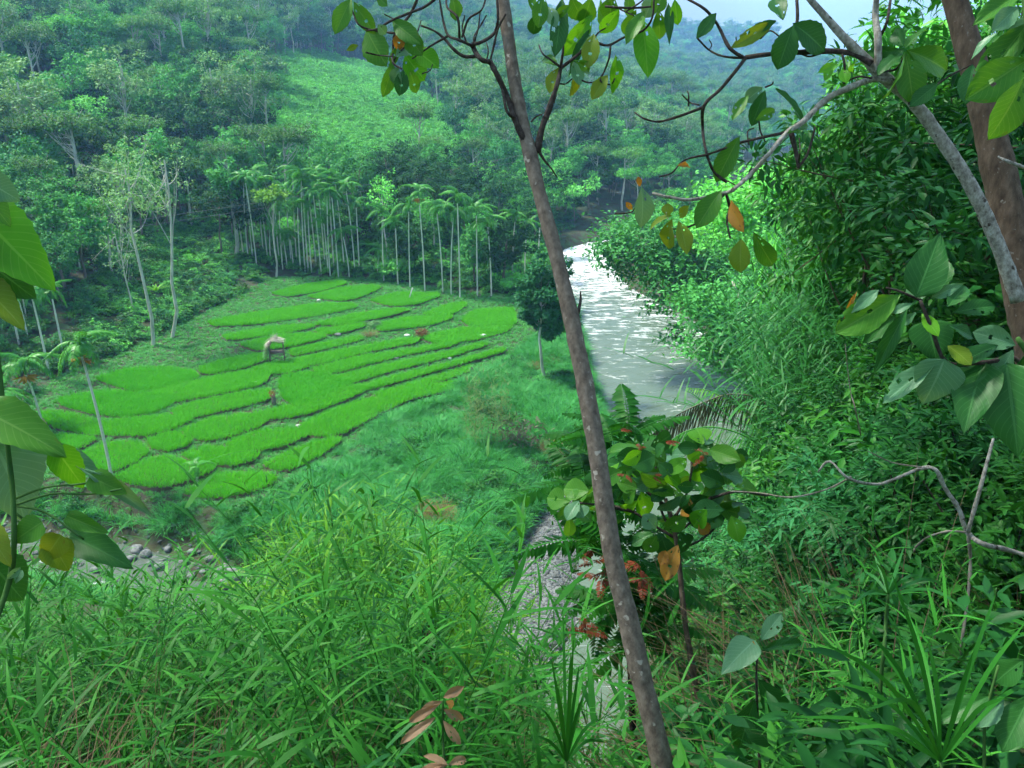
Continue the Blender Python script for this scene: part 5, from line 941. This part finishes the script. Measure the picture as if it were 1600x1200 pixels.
# --- big-leaved shrub in the middle, behind the leaning trunk
SM = empty('round_leaved_sapling', onground(1112, 1215), 'sapling with round ribbed leaves right of the leaning trunk', 'sapling'); DM = 5.6
branch(SM, [(1112, 1240), (1100, 1150), (1085, 1060), (1070, 970), (1062, 890), (1054, 830), (1040, 780)], DM, 11, 7, M['bark_tan'], 'stem')
for pts in ([(1054, 835), (1034, 800), (1030, 755), (1022, 720)], [(1054, 835), (1080, 815), (1108, 780), (1120, 745)], [(1054, 840), (1020, 820), (990, 800), (960, 790)], [(1058, 860), (1100, 840), (1140, 800)], [(1040, 790), (1000, 760), (980, 735)], [(1050, 815), (1070, 780), (1080, 740), (1080, 712)], [(990, 800), (940, 790), (900, 785)], [(1108, 780), (1150, 768), (1200, 775)]): branch(SM, pts, DM, 5, 3, M['twig'])
tips = [(1022, 718), (1120, 742), (960, 788), (1140, 798), (980, 732), (1080, 712), (1000, 760), (1050, 760), (1100, 700), (1060, 800), (900, 785), (1010, 700), (1110, 790), (930, 770), (1130, 715), (1030, 830), (1040, 735), (1070, 770), (955, 750), (1140, 760)]
for q, (a, b) in enumerate(tips):
    for k in range(6):
        an = k * 1.05 + rng.normal(0, .3) + .3; L = rng.uniform(34, 60); dx, dy = math.cos(an), math.sin(an) * .75 + .12
        mt = rng.choice(['broad', 'broad', 'broad_dark', 'broad_bright', 'broad_pale', 'broad_dark'], p=None) if rng.uniform() > .012 else 'broad_orange'
        put_leaf(SM, (a + dx * 8, b + dy * 8), (a + dx * L, b + dy * L), L * rng.uniform(.5, .66), 'ob', str(mt), DM + rng.normal(0, .18), tilt=.5)
for b_, t_, w_, mt in (((905, 782), (884, 808), 24, 'broad_pale'), ((900, 790), (912, 805), 30, 'broad_pale'), ((890, 805), (890, 846), 20, 'broad'), ((1060, 850), (1036, 905), 30, 'broad_orange'), ((1040, 860), (1034, 880), 18, 'broad_orange'), ((1092, 815), (1108, 835), 22, 'broad_orange'), ((1062, 830), (1078, 868), 36, 'broad_dark')): put_leaf(SM, b_, t_, w_, 'ob', mt, DM - .2)

# --- feathery-leaved tree behind it, some of its leaves red
def pinnate(L, mat, n=20, ll=.26, lw=.085, arch=.5):
    m = MB(); t = np.linspace(0, 1, 10); c = np.stack([L * t * .95, 0 * t, L * (.32 * t - arch * t ** 2)], 1); m.tube(c, np.linspace(.010, .003, 10), 4, False)
    tt = np.linspace(.14, 1, n); p = np.stack([np.interp(tt, t, c[:, k]) for k in range(3)], 1)
    for s in (-1, 1):
        d = np.stack([.35 + .1 * rng.normal(size=n), np.full(n, s * 1.0), -.35 + .1 * rng.normal(size=n)], 1); m.leaves(p, d, np.tile([0, 0, 1.0], (n, 1)), ll * np.sin(np.pi * (.2 + .7 * tt)) * rng.uniform(.9, 1.1, n), lw, .1, .2)
    return m.mesh('frond', mat)
PG = [pinnate(1.2, M['fern'], arch=a) for a in (.35, .6, .5)]; PRD = pinnate(.9, M['redleaf'], 11)
SPX = empty('feather_leaved_tree', onground(1000, 1190), 'feathery-leaved small tree with red old leaves behind the leaning trunk', 'tree'); DP = 8.2
branch(SPX, [(1010, 1260), (990, 1150), (985, 1050), (975, 950), (965, 860), (955, 780), (945, 730)], DP, 12, 6, M['twig'], 'trunk')
def put_frond(parent, px, py, d, yaw, pitch, sc, me, name='frond'):
    o = obj(name, me, parent); o.matrix_parent_inverse = parent.matrix_basis.inverted(); o.location = P(px, py, d); o.rotation_euler = (rng.normal(0, .2), -pitch, yaw); o.scale = (sc,) * 3; return o
for (a, b) in ((945, 735), (955, 790), (968, 860), (960, 700), (985, 680), (915, 760), (1000, 900), (985, 960), (930, 850), (1010, 980), (960, 940)):
    for k in range(7): put_frond(SPX, a, b, DP + rng.normal(0, .25), k * .9 + rng.normal(0, .25), rng.uniform(-.1, .7), rng.uniform(.5, .78), PG[k % 3])
for (a, b) in ((928, 880), (940, 905), (925, 860), (955, 895), (1000, 890), (1003, 905), (905, 975), (912, 985), (1040, 690), (1085, 700), (970, 672), (978, 742), (1000, 700), (1100, 712), (1020, 745)):
    for k in range(3): put_frond(SPX, a, b, (DP - .9 if b > 800 else DM - .2) + rng.normal(0, .1), rng.uniform(0, 6.28), rng.uniform(-.3, .3), rng.uniform(.16, .28) if b > 800 else rng.uniform(.07, .12), PRD)

# --- rattan palm with a dead frond over the water
PB = empty('rattan_palm', onground(1190, 700), 'rattan palm with one green and one dead drooping frond over the river', 'palm')
def bigfrond(pts, depth, mat, n=46, ll=.9, name='frond', droop=.35, down=.8, lw=.05):
    c = spline([P(a, b, depth + dq) for a, b, dq in pts], 30); m = MB(); m.tube(c, np.linspace(.03, .008, 30), 5, False); t = np.linspace(0, 1, 30); tt = np.linspace(.06, .99, n)
    p = np.stack([np.interp(tt, t, c[:, k]) for k in range(3)], 1); tan = np.gradient(c, axis=0); tan = np.stack([np.interp(tt, t, tan[:, k]) for k in range(3)], 1); tan /= np.linalg.norm(tan, axis=1)[:, None]
    for s in (-1, 1):
        sd = np.cross(tan, [0, 0, 1.0]) * s; d = sd * (1 - down * .6) + tan * .3 + np.array([0, 0, -down]) + rng.normal(0, .07, (n, 3)); d /= np.linalg.norm(d, axis=1)[:, None]
        m.blades(p, d, np.tile([0, 0, -1.0], (n, 1)) * .6 + sd * .4, ll * np.sin(np.pi * (.12 + .8 * tt)) ** .6 * rng.uniform(.8, 1.15, n), lw, 3, droop, .02)
    return wchild(name, m.mesh(name, mat), PB)
bigfrond([(1230, 740, 0), (1180, 690, 0), (1120, 668, .1), (1070, 675, .2), (1035, 700, .3)], 20, M['palm'], 54, 1.15)
bigfrond([(1235, 690, 0), (1195, 630, 0), (1145, 616, .1), (1092, 632, .2), (1040, 660, .4), (1005, 694, .6)], 21, M['palm_dead'], 60, 1.1, down=1.1)
bigfrond([(1230, 700, .5), (1160, 640, .6), (1110, 612, .8), (1075, 606, 1)], 20.5, M['reed_bright'], 24, .35, down=.5)

# ------------------------------------------------------------------ trees leaning over the river from the right bank
def overhang(name, label, trunks, clouds, depth, mat, leaf=.2, bark='deadwood'):
    e = empty(name, onground(*trunks[0][0][0]), label, 'tree')
    for pts, w0, w1 in trunks: branch(e, pts, depth, w0, w1, M[bark], 'trunk' if w0 > 7 else 'branch')
    m = MB()
    for (a, b, rx, ry, n) in clouds:
        n = int(n * 1.7)
        k = max(6, n // 26); ang = rng.uniform(0, 6.28, k); rr = np.sqrt(rng.uniform(0, 1, k)); cc = np.array([P(a + rx * r * math.cos(t), b + ry * r * math.sin(t), depth + rng.normal(0, rx * depth / FPX * .6)) for r, t in zip(rr, ang)])
        q = rng.integers(0, k, n); s = .20 * min(rx, ry) * depth / FPX + .3; bp = cc[q] + rng.normal(0, s, (n, 3)) * [1.4, 1.2, .6]; d = runit(n) * [1, 1, .5] + [0, 0, -.2]
        m.leaves(bp, d, np.array([0, 0, 1.0]) + runit(n) * .5, leaf * rng.uniform(.6, 1.2, n), leaf * .5, .1, .15)
    wchild('crown', m.mesh('crown', M[mat]), e); return e
overhang('overhanging_tree', 'bushy tree leaning out over the rapids from the right bank', [([(1132, 500), (1118, 465), (1100, 430), (1075, 395), (1055, 370)], 12, 7), ([(1082, 422), (1040, 412), (1000, 408), (965, 406)], 5, 2), ([(1060, 380), (1050, 360), (1040, 330)], 4, 2)],
         [(1010, 370, 70, 42, 1500), (1080, 400, 60, 50, 1500), (1060, 450, 60, 40, 1200), (1130, 440, 50, 60, 1400), (990, 420, 35, 25, 300), (1050, 520, 30, 14, 120), (960, 390, 30, 30, 500)], 88, 'crown_mid', .6)
overhang('overhanging_tree', 'grey green tree with thin pale trunks dipping its branches in the river', [([(1203, 615), (1190, 570), (1172, 525), (1158, 480), (1145, 440)], 9, 4), ([(1188, 585), (1165, 555), (1140, 525)], 8, 5), ([(1140, 525), (1105, 545), (1080, 552)], 3, 1.5)],
         [(1130, 500, 55, 40, 1100), (1110, 545, 45, 18, 500), (1170, 500, 45, 70, 1500), (1090, 470, 40, 25, 400), (1155, 560, 40, 30, 500), (1200, 440, 40, 70, 1300)], 64, 'crown_mid', .48, 'bark_pale')
overhang('bank_tree', 'small bright tree on the right bank above the bend', [([(1180, 420), (1178, 380), (1175, 330), (1172, 290)], 6, 3)], [(1170, 300, 60, 40, 900), (1140, 350, 55, 40, 900), (1210, 340, 50, 50, 900), (1240, 290, 50, 40, 800)], 75, 'crown_light', .55, 'bark_pale')

# ------------------------------------------------------------------ the right-hand slope
SHR = []
for q, mt in enumerate(('shrub', 'shrub_b', 'shrub', 'crown_teal', 'shrub')):
    m, cc = bush(2000, .95, .85, .15, .036, M[mt], 96); SHR.append((m.mesh('foliage', M[mt], True), stems(cc, 16, .014, M['twig'])))
for q, mt in enumerate(('shrub', 'shrub_b')):
    m, cc = bush(520, .8, 1.0, .23, .075, M[mt], 44); SHR.append((m.mesh('foliage', M[mt], True), stems(cc, 12, .016, M['twig'])))
REG = [(1165, 610), (1250, 560), (1340, 560), (1600, 560), (1640, 700), (1620, 960), (1380, 960), (1250, 960), (1120, 1040), (1060, 1000), (1060, 900), (1110, 820), (1120, 700)]
got = []; pxs = []
for _ in range(420):
    a, b = rng.uniform(1050, 1640), rng.uniform(560, 1040)
    if inpoly(np.array([a]), np.array([b]), REG)[0]: pxs.append((a, b))
def shrub_thing(p, s, k, label, group):
    e = empty('slope_shrub', p, label, 'shrub', group, rng.uniform(0, 6.28)); e.scale = (s, s, s * rng.uniform(.8, 1.2)); child('foliage', SHR[k][0], e); child('stem', SHR[k][1], e); return e
SL_LAB = {0: 'dense shrub with narrow leaves on the steep right slope', 1: 'bright green narrow-leaved shrub on the steep right slope', 2: 'dense shrub with narrow leaves on the steep right slope', 3: 'dark blue green shrub on the steep right slope', 4: 'dense shrub with narrow leaves on the steep right slope', 5: 'wide-leaved green shrub on the steep right slope', 6: 'wide-leaved bright shrub on the steep right slope'}
for a, b in pxs:
    if 1345 < a < 1510 and 540 < b < 715 and rng.uniform() < .75: continue
    p = onground(a, b); d = np.linalg.norm(p - CAM)
    if d > 70 or d < 4.5 or any(np.linalg.norm(p - g) < .5 + d * .035 for g in got): continue
    wh = ' above the dead branch' if b < 700 else ' around the dead branch' if b < 850 else ' below the dead branch'
    got.append(p); k = int(rng.choice(7, p=[.2, .16, .2, .1, .18, .09, .07])); shrub_thing(p - [0, 0, .1], rng.uniform(.75, 1.2) * np.interp(d, [4, 12, 40], [.75, 1.0, 1.7]), k, SL_LAB[k] + wh, SL_LAB[k] + wh)
# ground herbs and undergrowth there
x, y = sprinkle(11000, -1, 34, 1.8, 60); z = H(x, y); u, v, d = proj(np.stack([x, y, z], -1)); k = frame_mask(x, y, z, 80, 80) & (u > 1000) & (z > -1.2) & ((x / (y + 1)) > .14)
k &= rng.uniform(size=len(x)) < np.interp(d, [3, 10, 60], [.8, .7, .4]); sc = rng.uniform(.6, 1.3, len(x)) * np.interp(d, [3, 12, 50], [.8, 1.5, 3.2])
k &= ((z + sc * .5 < 27 - y * .18) | (u > 1480)) & (d > 2.6) & ((d < 24) | (u > 1200))
scatter('slope_herbs', 'herb', np.c_[x, y, z][k], rots(k.sum(), .2), sc[k], label='low leafy herbs covering the right slope', cat='herbs')
# drooping tall grass
pts = []; scs = []
for _ in range(190):
    yy = rng.uniform(17, 34); aa = rng.uniform(.315, .44); q = np.array([aa * yy, yy]); zz = float(H(q[:1], q[1:])[0]); u, v, d = proj(np.array([q[0], q[1], zz]))
    lim = np.interp(u, [1180, 1215, 1250, 1300, 1345], [600, 500, 400, 345, 330]); r = rayv(u, lim); zt = 27 + r[2] / r[1] * yy
    if 1.2 < zt - zz < 9 and 1212 < u < 1350: pts.append((q[0], q[1], zz)); scs.append(min(1.35, (zt - zz) / 4.6 * rng.uniform(.55, 1.0)))
pts = np.array(pts); scatter('cane_grass', 'cane_clump', pts - [0, 0, .1], rots(len(pts), .14), np.array(scs), label='tall drooping cane grass on the right bank above the river', cat='cane grass')
# taller small trees on the right slope, up to the sky
RTREES = []
for q, (mt, lf) in enumerate((('shrub_b', .24), ('shrub', .24), ('crown_light', .26), ('fern', .26))): RTREES.append(tree(5.2, 1.9, 1.9, M[mt], M['bark_tan'], 2600, 60, lf, .07, 1, .35, .1, 'round', 12, False, .34))
for q, (a, b, d, s, k) in enumerate(((1385, 330, 17, 1.0, 0), (1440, 300, 14, 1.0, 1), (1500, 260, 15, 1.1, 2), (1560, 250, 13, 1.1, 0), (1350, 430, 21, 1.0, 3), (1560, 420, 10, .9, 1), (1420, 230, 20, 1.25, 0), (1520, 160, 19, 1.3, 0), (1590, 120, 16, 1.2, 3), (1470, 150, 22, 1.4, 2), (1400, 170, 24, 1.2, 3), (1630, 300, 10, 1.0, 1), (1345, 330, 27, 1.2, 1), (1320, 300, 33, 1.2, 0), (1290, 330, 40, 1.2, 2), (1600, 500, 9, .8, 0))):
    c = P(a, b, d); g = float(H(np.array([c[0]]), np.array([c[1]]))[0]); h = max(1.5, c[2] - g + 1.9 * s); sv = h / 5.2
    e = empty('slope_tree', (c[0], c[1], g - .1), ('bright', 'dark', 'pale', 'fern green')[k] + ' leafy young tree in the thicket ' + ('above the cane grass' if a < 1400 else 'left of the thick trunk' if a < 1500 else 'behind the thick trunk') + (' near the sky' if b < 260 else ''), 'tree', 'young trees of the thicket on the upper right slope', rng.uniform(0, 6.28)); w = max(.75, min(s * 1.05, sv * 1.5)); e.scale = (w, w, sv)
    child('trunk', RTREES[k][0], e); child('crown', RTREES[k][1], e)

# ------------------------------------------------------------------ grass and reeds in front
LIMX = np.array([-200, 0, 120, 300, 400, 470, 600, 700, 735, 765, 790, 835, 870, 890, 960, 990, 1030, 1070, 1150, 1300, 1450, 1600, 1800.]); LIMY = np.array([900, 905, 915, 900, 865, 800, 785, 795, 850, 960, 1040, 1100, 1160, 1320, 1320, 1300, 1160, 1060, 960, 900, 880, 890, 900.])
def headroom(x, y, z):
    """how tall a plant may be here before it covers what is seen beyond it"""
    u, v, d = proj(np.stack([x, y, z], -1)); lim = np.interp(u, LIMX, LIMY); hd = (27 - z) - np.hypot(x * 0, y) * 0
    top = np.array([P(a, b, 1.0) for a, b in zip(u, lim)]) - CAM; zt = CAM[2] + top[:, 2] / top[:, 1] * y
    return zt - z, u, v, d
def nearscatter(name, key, n, x0, x1, y0, y1, hh, amin, amax, label, cat, bright=None, smin=.35, smax=1.25, dens=None, dmin=1.9):
    x, y = sprinkle(n, x0, x1, y0, y1); z = H(x, y); a = x / (y + 1); hr, u, v, d = headroom(x, y, z)
    k = (a > amin) & (a < amax) & (d > dmin) & (u > -150) & (u < 1750) & (z > -1.5) & (hr > hh * smin)
    if dens is not None: k &= rng.uniform(size=n) < np.interp(d, *dens)
    if bright is not None: k &= bright(x, y, u, v, d)
    x, y, z, hr = x[k], y[k], z[k], hr[k]; s = np.minimum(rng.uniform(.75, smax, len(x)), hr / hh * rng.uniform(.7, 1.02, len(x)))
    scatter(name, key, np.c_[x, y, z - .02], rots(len(x), .22), s, label=label, cat=cat)
nearscatter('reed_grass', 'reed_clump', 2500, -18, 3, 3, 26, 2.5, -.9, .075, 'leafy reed grass on the slope in front', 'reeds', dens=([1, 5, 10, 26], [.6, .7, .75, .45]), dmin=4.5, smin=.22, bright=lambda x, y, u, v, d: wob(x, y, 1.9, 3) > -.52)
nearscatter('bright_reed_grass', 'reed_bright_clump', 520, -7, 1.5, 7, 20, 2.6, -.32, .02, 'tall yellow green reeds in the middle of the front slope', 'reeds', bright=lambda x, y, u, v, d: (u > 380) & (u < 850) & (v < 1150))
nearscatter('fine_grass', 'near_tuft', 2200, -14, 8, 2.4, 14, .7, -.9, .9, 'fine grass blades among the reeds in front', 'grass', dens=([1, 14], [.5, .5]), dmin=3.8, smax=.9, bright=lambda x, y, u, v, d: wob(x, y, 1.9, 3) > -.5)
nearscatter('front_herbs', 'herb', 3600, -14, 9, 1.8, 18, .5, -.9, 1.1, 'small leafy herbs between the reeds in front', 'herbs', dens=([1, 18], [.6, .6]), dmin=2.5, bright=lambda x, y, u, v, d: ((d > 3.6) | (u > 1050)) & (wob(x, y, 1.9, 3) > -.6))
nearscatter('front_weeds', 'weed', 900, -14, 8, 2.4, 14, .5, -.9, 1.0, 'broad-leaved weeds scattered in the front slope', 'weeds', dmin=4.6, dens=([1, 14], [.35, .5]), bright=lambda x, y, u, v, d: wob(x, y, 2.7, 6) > -.1)
nearscatter('dry_straw', 'straw_tuft', 1300, -12, 8, 2.6, 14, .8, -.9, 1.1, 'dry straw tangled in the front slope', 'straw', dmin=3.0)
nearscatter('right_reed_grass', 'reed_clump', 260, 0, 9, 2.2, 12, 2.5, .2, 1.2, 'reed grass at the bottom right of the slope', 'reeds', smax=.75, smin=.2, dmin=2.9)
# stump, pink-leaved saplings, whorled grass, dead branch
Dst = 6.4; e = empty('broken_stump', P(676, 1190, Dst), 'dark broken stump with hollow top standing in the reeds', 'stump')
m = MB(); cc = spline([P(678, 1200, Dst), P(676, 1120, Dst), P(672, 1060, Dst), P(670, 1015, Dst), P(671, 990, Dst)], 18); rr = np.linspace(15, 12.5, 18) / FPX * Dst; m.tube(cc, rr * (1 + .08 * rng.normal(size=18)), 16, False, .07)
m.tube(np.array([cc[-1], cc[-1] - [0, 0, .10]]), [rr[-1], rr[-1] * .6], 16, True, .06)
wchild('trunk_shell', m.mesh('trunk_shell', M['stump'], False), e)
m = MB(); top = cc[-1]
for q in range(13):
    a = q / 13 * 6.28 + rng.normal(0, .1); r = rr[-1] * .96; m.leaves(np.array([top + [r * math.cos(a), r * math.sin(a), -.05]]), np.array([[.1 * math.cos(a), .1 * math.sin(a), 1]]), np.array([[math.cos(a), math.sin(a), 0]]), rng.uniform(.06, .15), .06)
wchild('splinter', m.mesh('splinter', M['stump']), e)
pts = np.array([P(rng.uniform(600, 760), rng.uniform(1150, 1260), rng.uniform(4.6, 6.0)) for _ in range(26)]); pts[:, 2] = H(pts[:, 0], pts[:, 1])
hr = headroom(pts[:, 0], pts[:, 1], pts[:, 2])[0]; zt = np.array([27 + rayv(680, 1062)[2] / rayv(680, 1062)[1] * q for q in pts[:, 1]]) - pts[:, 2]
scatter('stump_reeds', 'reed_clump', pts, rots(26, .2), np.clip(zt / 2.6, .2, .9) * rng.uniform(.8, 1.15, 26), label='reeds growing around the foot of the broken stump', cat='reeds')
for (cx, cy, dpt, lab, lv) in ((692, 1095, 3.4, 'sapling with pinkish young leaves in front of the stump', ((0, 0, -38, 18), (0, -5, 30, -15), (-5, 5, -52, 30), (5, 0, 14, 12), (0, 12, 34, 20), (-10, 25, -58, 40), (0, 30, 28, 40))), (700, 1195, 2.9, 'sapling with pinkish leaves at the bottom edge below the stump', ((0, 0, -52, 10), (0, 0, 32, -12), (5, 5, 52, 22), (0, 5, -20, 30), (0, 0, -36, -18)))):
    e = empty('pink_sapling', P(cx, cy + 130, dpt), lab, 'sapling'); branch(e, [(cx + 4, cy + 130), (cx, cy + 60), (cx, cy)], dpt, 5, 3, M['green_stem'], 'stem')
    for (a, b, c_, d_) in lv: put_leaf(e, (cx + a, cy + b), (cx + a + c_, cy + b + d_), 15, 'obn', 'pinkleaf', dpt, .25)
def whorl(name, px, py, depth, stem, lv, label, mat='reed', bw=.006):
    e = empty(name, P(*stem[-1], depth), label, 'grass'); branch(e, stem, depth, 5, 7, M['green_stem'], 'stem')
    m = MB()
    for (tx, ty, sag) in lv:
        A = P(px, py, depth); B = P(tx, ty, depth + rng.normal(0, .15)); L = np.linalg.norm(B - A); mid = (A + B) / 2 + np.array([0, 0, sag * L]); c = spline([A, mid, B], 9); t = np.linspace(0, 1, 9); sd = np.cross(np.gradient(c, axis=0), unit(CAM - A)); sd /= np.linalg.norm(sd, axis=1)[:, None]
        w = (bw * np.sin(np.pi * (t * .9 + .08)) ** .6)[:, None]; V = np.stack([c - sd * w, c + sd * w], 1).reshape(-1, 3); m.add(V, None, [(2 * k, 2 * k + 1, 2 * k + 3, 2 * k + 2) for k in range(8)])
    wchild('blade', m.mesh('blade', M[mat]), e)
whorl('whorled_grass', 1388, 928, 3.2, [(1388, 928), (1384, 975), (1382, 1010), (1375, 1080), (1370, 1250)], [(1366, 868, .05), (1412, 856, .02), (1350, 892, .1), (1438, 898, .12), (1340, 930, .06), (1370, 880, .1), (1490, 920, .12), (1420, 905, .1), (1520, 960, .2), (1330, 945, .1), (1404, 900, .05)], 'tall grass with whorled narrow blades at the lower right', 'tallgrass')
whorl('arching_grass', 1470, 1190, 2.3, [(1470, 1190), (1475, 1230), (1480, 1300)], [(1280, 1000, .12), (1395, 900, .08), (1240, 1120, .15), (1600, 975, .15), (1330, 960, .12), (1555, 930, .1), (1640, 1060, .15), (1290, 1060, .18), (1380, 1020, .1), (1350, 1110, .2), (1420, 960, .1), (1450, 1000, .12), (1520, 1020, .1), (1570, 1090, .2), (1400, 1080, .15), (1310, 1140, .2)], 'long arching grass blades in the bottom right corner', 'reed')
whorl('blade_grass', 885, 1190, 3.0, [(885, 1190), (886, 1230), (888, 1290)], [(896, 1000, .02), (862, 1030, .04), (910, 1090, .1), (880, 960, .0), (934, 1120, .15), (850, 1110, .12), (905, 1040, .06), (872, 1075, .05), (920, 1060, .08), (840, 1150, .15), (892, 1020, .03), (945, 1160, .2)], 'long upright grass blades in front of the green pool', 'reed')
e = empty('fallen_branch', onground(1590, 900), 'crooked grey dead branch lying across the right slope shrubs', 'branch'); DB = 3.9
for pts, a, b in (([(1640, 880), (1580, 862), (1540, 850), (1512, 832), (1500, 800), (1480, 765), (1458, 735), (1440, 728), (1400, 745), (1370, 752), (1330, 745), (1296, 725), (1280, 735)], 15, 5), ([(1512, 832), (1480, 830), (1450, 840), (1430, 852), (1426, 862)], 6, 4), ([(1330, 745), (1290, 760), (1240, 775), (1180, 772), (1140, 770)], 5, 3), ([(1440, 730), (1400, 722), (1360, 705)], 4, 2), ([(1512, 832), (1515, 880), (1512, 940), (1505, 1010), (1498, 1040)], 9, 7), ([(1512, 832), (1530, 760), (1548, 680)], 11, 8), ([(1345, 680), (1338, 640), (1328, 600), (1318, 540)], 4, 2)):
    pts = [pts[0]] + [(q1 + rng.normal(0, 3), q2 + rng.normal(0, 3)) for q1, q2 in pts[1:]]; branch(e, pts, DB, a * .62, b * .62, M['bark_lichen'] if a > 9 else M['deadwood'], knot=.14)
# broad leaves low in the right corner
e = empty('corner_sapling', P(1560, 1280, 2.4), 'broad-leaved sapling in the bottom right corner', 'sapling'); branch(e, [(1540, 1280), (1538, 1200), (1540, 1120), (1560, 1040)], 2.4, 6, 4, M['green_stem'], 'stem')
for b_, t_, w_, sh, mt in (((1552, 1085), (1465, 1125), 34, 'obn', 'broad_dark'), ((1570, 1090), (1530, 1135), 28, 'obn', 'broad_pale'), ((1600, 1030), (1550, 1068), 40, 'ob', 'broad_dark'), ((1610, 1085), (1568, 1172), 50, 'obn', 'broad_dark'), ((1620, 1100), (1590, 1130), 40, 'ob', 'broad_dark')): put_leaf(e, b_, t_, w_, sh, mt, 2.4, .25)
e = empty('low_sapling', P(1180, 1260, 3.4), 'low broad-leaved sapling at the bottom right of the leaning trunk', 'sapling'); branch(e, [(1190, 1280), (1185, 1150), (1182, 1060), (1184, 1008)], 3.4, 5, 3, M['twig'], 'stem')
for b_, t_, w_, sh, mt in (((1180, 1000), (1130, 1045), 44, 'ov', 'broad_pale'), ((1188, 1002), (1222, 958), 26, 'obn', 'broad_pale'), ((1190, 1016), (1262, 998), 22, 'obn', 'broad_dark'), ((1175, 1000), (1178, 1028), 10, 'lan', 'broad_orange'), ((1184, 1060), (1232, 1130), 40, 'obn', 'broad_dark'), ((1180, 1090), (1150, 1180), 40, 'obn', 'broad_dark'), ((1260, 1180), (1338, 1115), 34, 'obn', 'broad_dark'), ((1210, 1170), (1168, 1120), 40, 'obn', 'broad_dark')): put_leaf(e, b_, t_, w_, sh, mt, 3.4, .3)

# added out of frame for shade: crowns on both front trees, a left-hand tree
def shade_crown(parent, cen, rad, n, leaf, mat, limbs):
    k = 46; d = runit(k); cc = np.array(cen) + d * np.array(rad) * (rng.uniform(.25, 1, k) ** .5)[:, None]; m = MB()
    for q in range(9): m.tube(spline([limbs, (np.array(limbs) + cc[q]) / 2 + [0, 0, -.3], cc[q]], 7), np.linspace(.05, .012, 7), 6, False)
    wchild('branch', m.mesh('branch', M['twig'], True), parent); m = MB(); q = rng.integers(0, k, n); bp = cc[q] + rng.normal(0, .42, (n, 3)) * [1, 1, .6]
    m.leaves(bp, runit(n) * [1, 1, .5] + [0, 0, -.3], np.array([0, 0, 1.0]) + runit(n) * .6, leaf * rng.uniform(.7, 1.2, n), leaf * .55, .1, .2); wchild('crown', m.mesh('crown', M[mat], True), parent)
t0_ = P(768, -160, 3.55); m = MB(); m.tube(spline([t0_, t0_ + [-.5, .8, 1.5], [-1.6, 6.2, 32.5]], 12), np.linspace(.036, .03, 12), 10); wchild('trunk', m.mesh('trunk', M['bark_brown'], True), LT)
shade_crown(LT, (-4.4, 7.4, 34.6), (5.0, 4.4, 1.9), 1700, .26, 'fern', (-1.6, 6.2, 32.5))  # unseen crown added to the leaning tree to shade the near slope
t0_ = P(1462, -110, 4.3); m = MB(); m.tube(spline([t0_, t0_ + [-.2, .5, 2], [1.2, 8.0, 34.0]], 12), np.linspace(.07, .05, 12), 10); wchild('trunk', m.mesh('trunk', M['bark_tan'], True), TR)
shade_crown(TR, (1.6, 14.5, 36.8), (5.6, 6.6, 2.2), 4200, .28, 'shrub', (1.2, 8.0, 34.0))  # unseen crown added here, set wide and far out to shade the right slope
e = empty('added_shade_tree', (-19.5, 9.5, float(H(np.array([-19.5]), np.array([9.5]))[0]) - .2), 'unseen spreading tree added beyond the left edge to shade the front slope', 'tree')  # added tree, never in view, there to darken the foreground
m = MB(); m.tube(spline([(-19.5, 9.5, e.location.z), (-19, 10, 26), (-17.5, 11.5, 33), (-15, 13, 36.5)], 20), np.linspace(.32, .12, 20), 12); wchild('trunk', m.mesh('trunk', M['bark_tan'], True), e)
shade_crown(e, (-12.8, 12.8, 37.5), (7.6, 6.6, 2.6), 3200, .32, 'shrub', (-15, 13, 36.5))

# ------------------------------------------------------------------ the humid air of the valley
bpy.context.view_layer.update()
top = float(max(gz.max(), fz.max() + 30)) + 12; low = float(gz.min()) - 1.5
m = MB(); xr = float(np.abs(gx).max()) + 40; m.box((0, (rows[-1] - 9) / 2 + 5, (top + low) / 2), (2 * xr, rows[-1] + 9 + 120, top - low))
hz = obj('haze', m.mesh('haze')); tag(hz, 'thin bluish humid air filling the valley', 'haze', None, 'stuff')
hm = bpy.data.materials.new('haze'); hm.use_nodes = True; hn = hm.node_tree.nodes; hn.remove(hn['Principled BSDF']); pv = hn.new('ShaderNodeVolumePrincipled')
pv.inputs['Color'].default_value = (0.28, 0.56, 1.0, 1); pv.inputs['Density'].default_value = HAZE_DENSITY; hm.node_tree.links.new(pv.outputs[0], hn['Material Output'].inputs['Volume'])
hz.data.materials.append(hm)
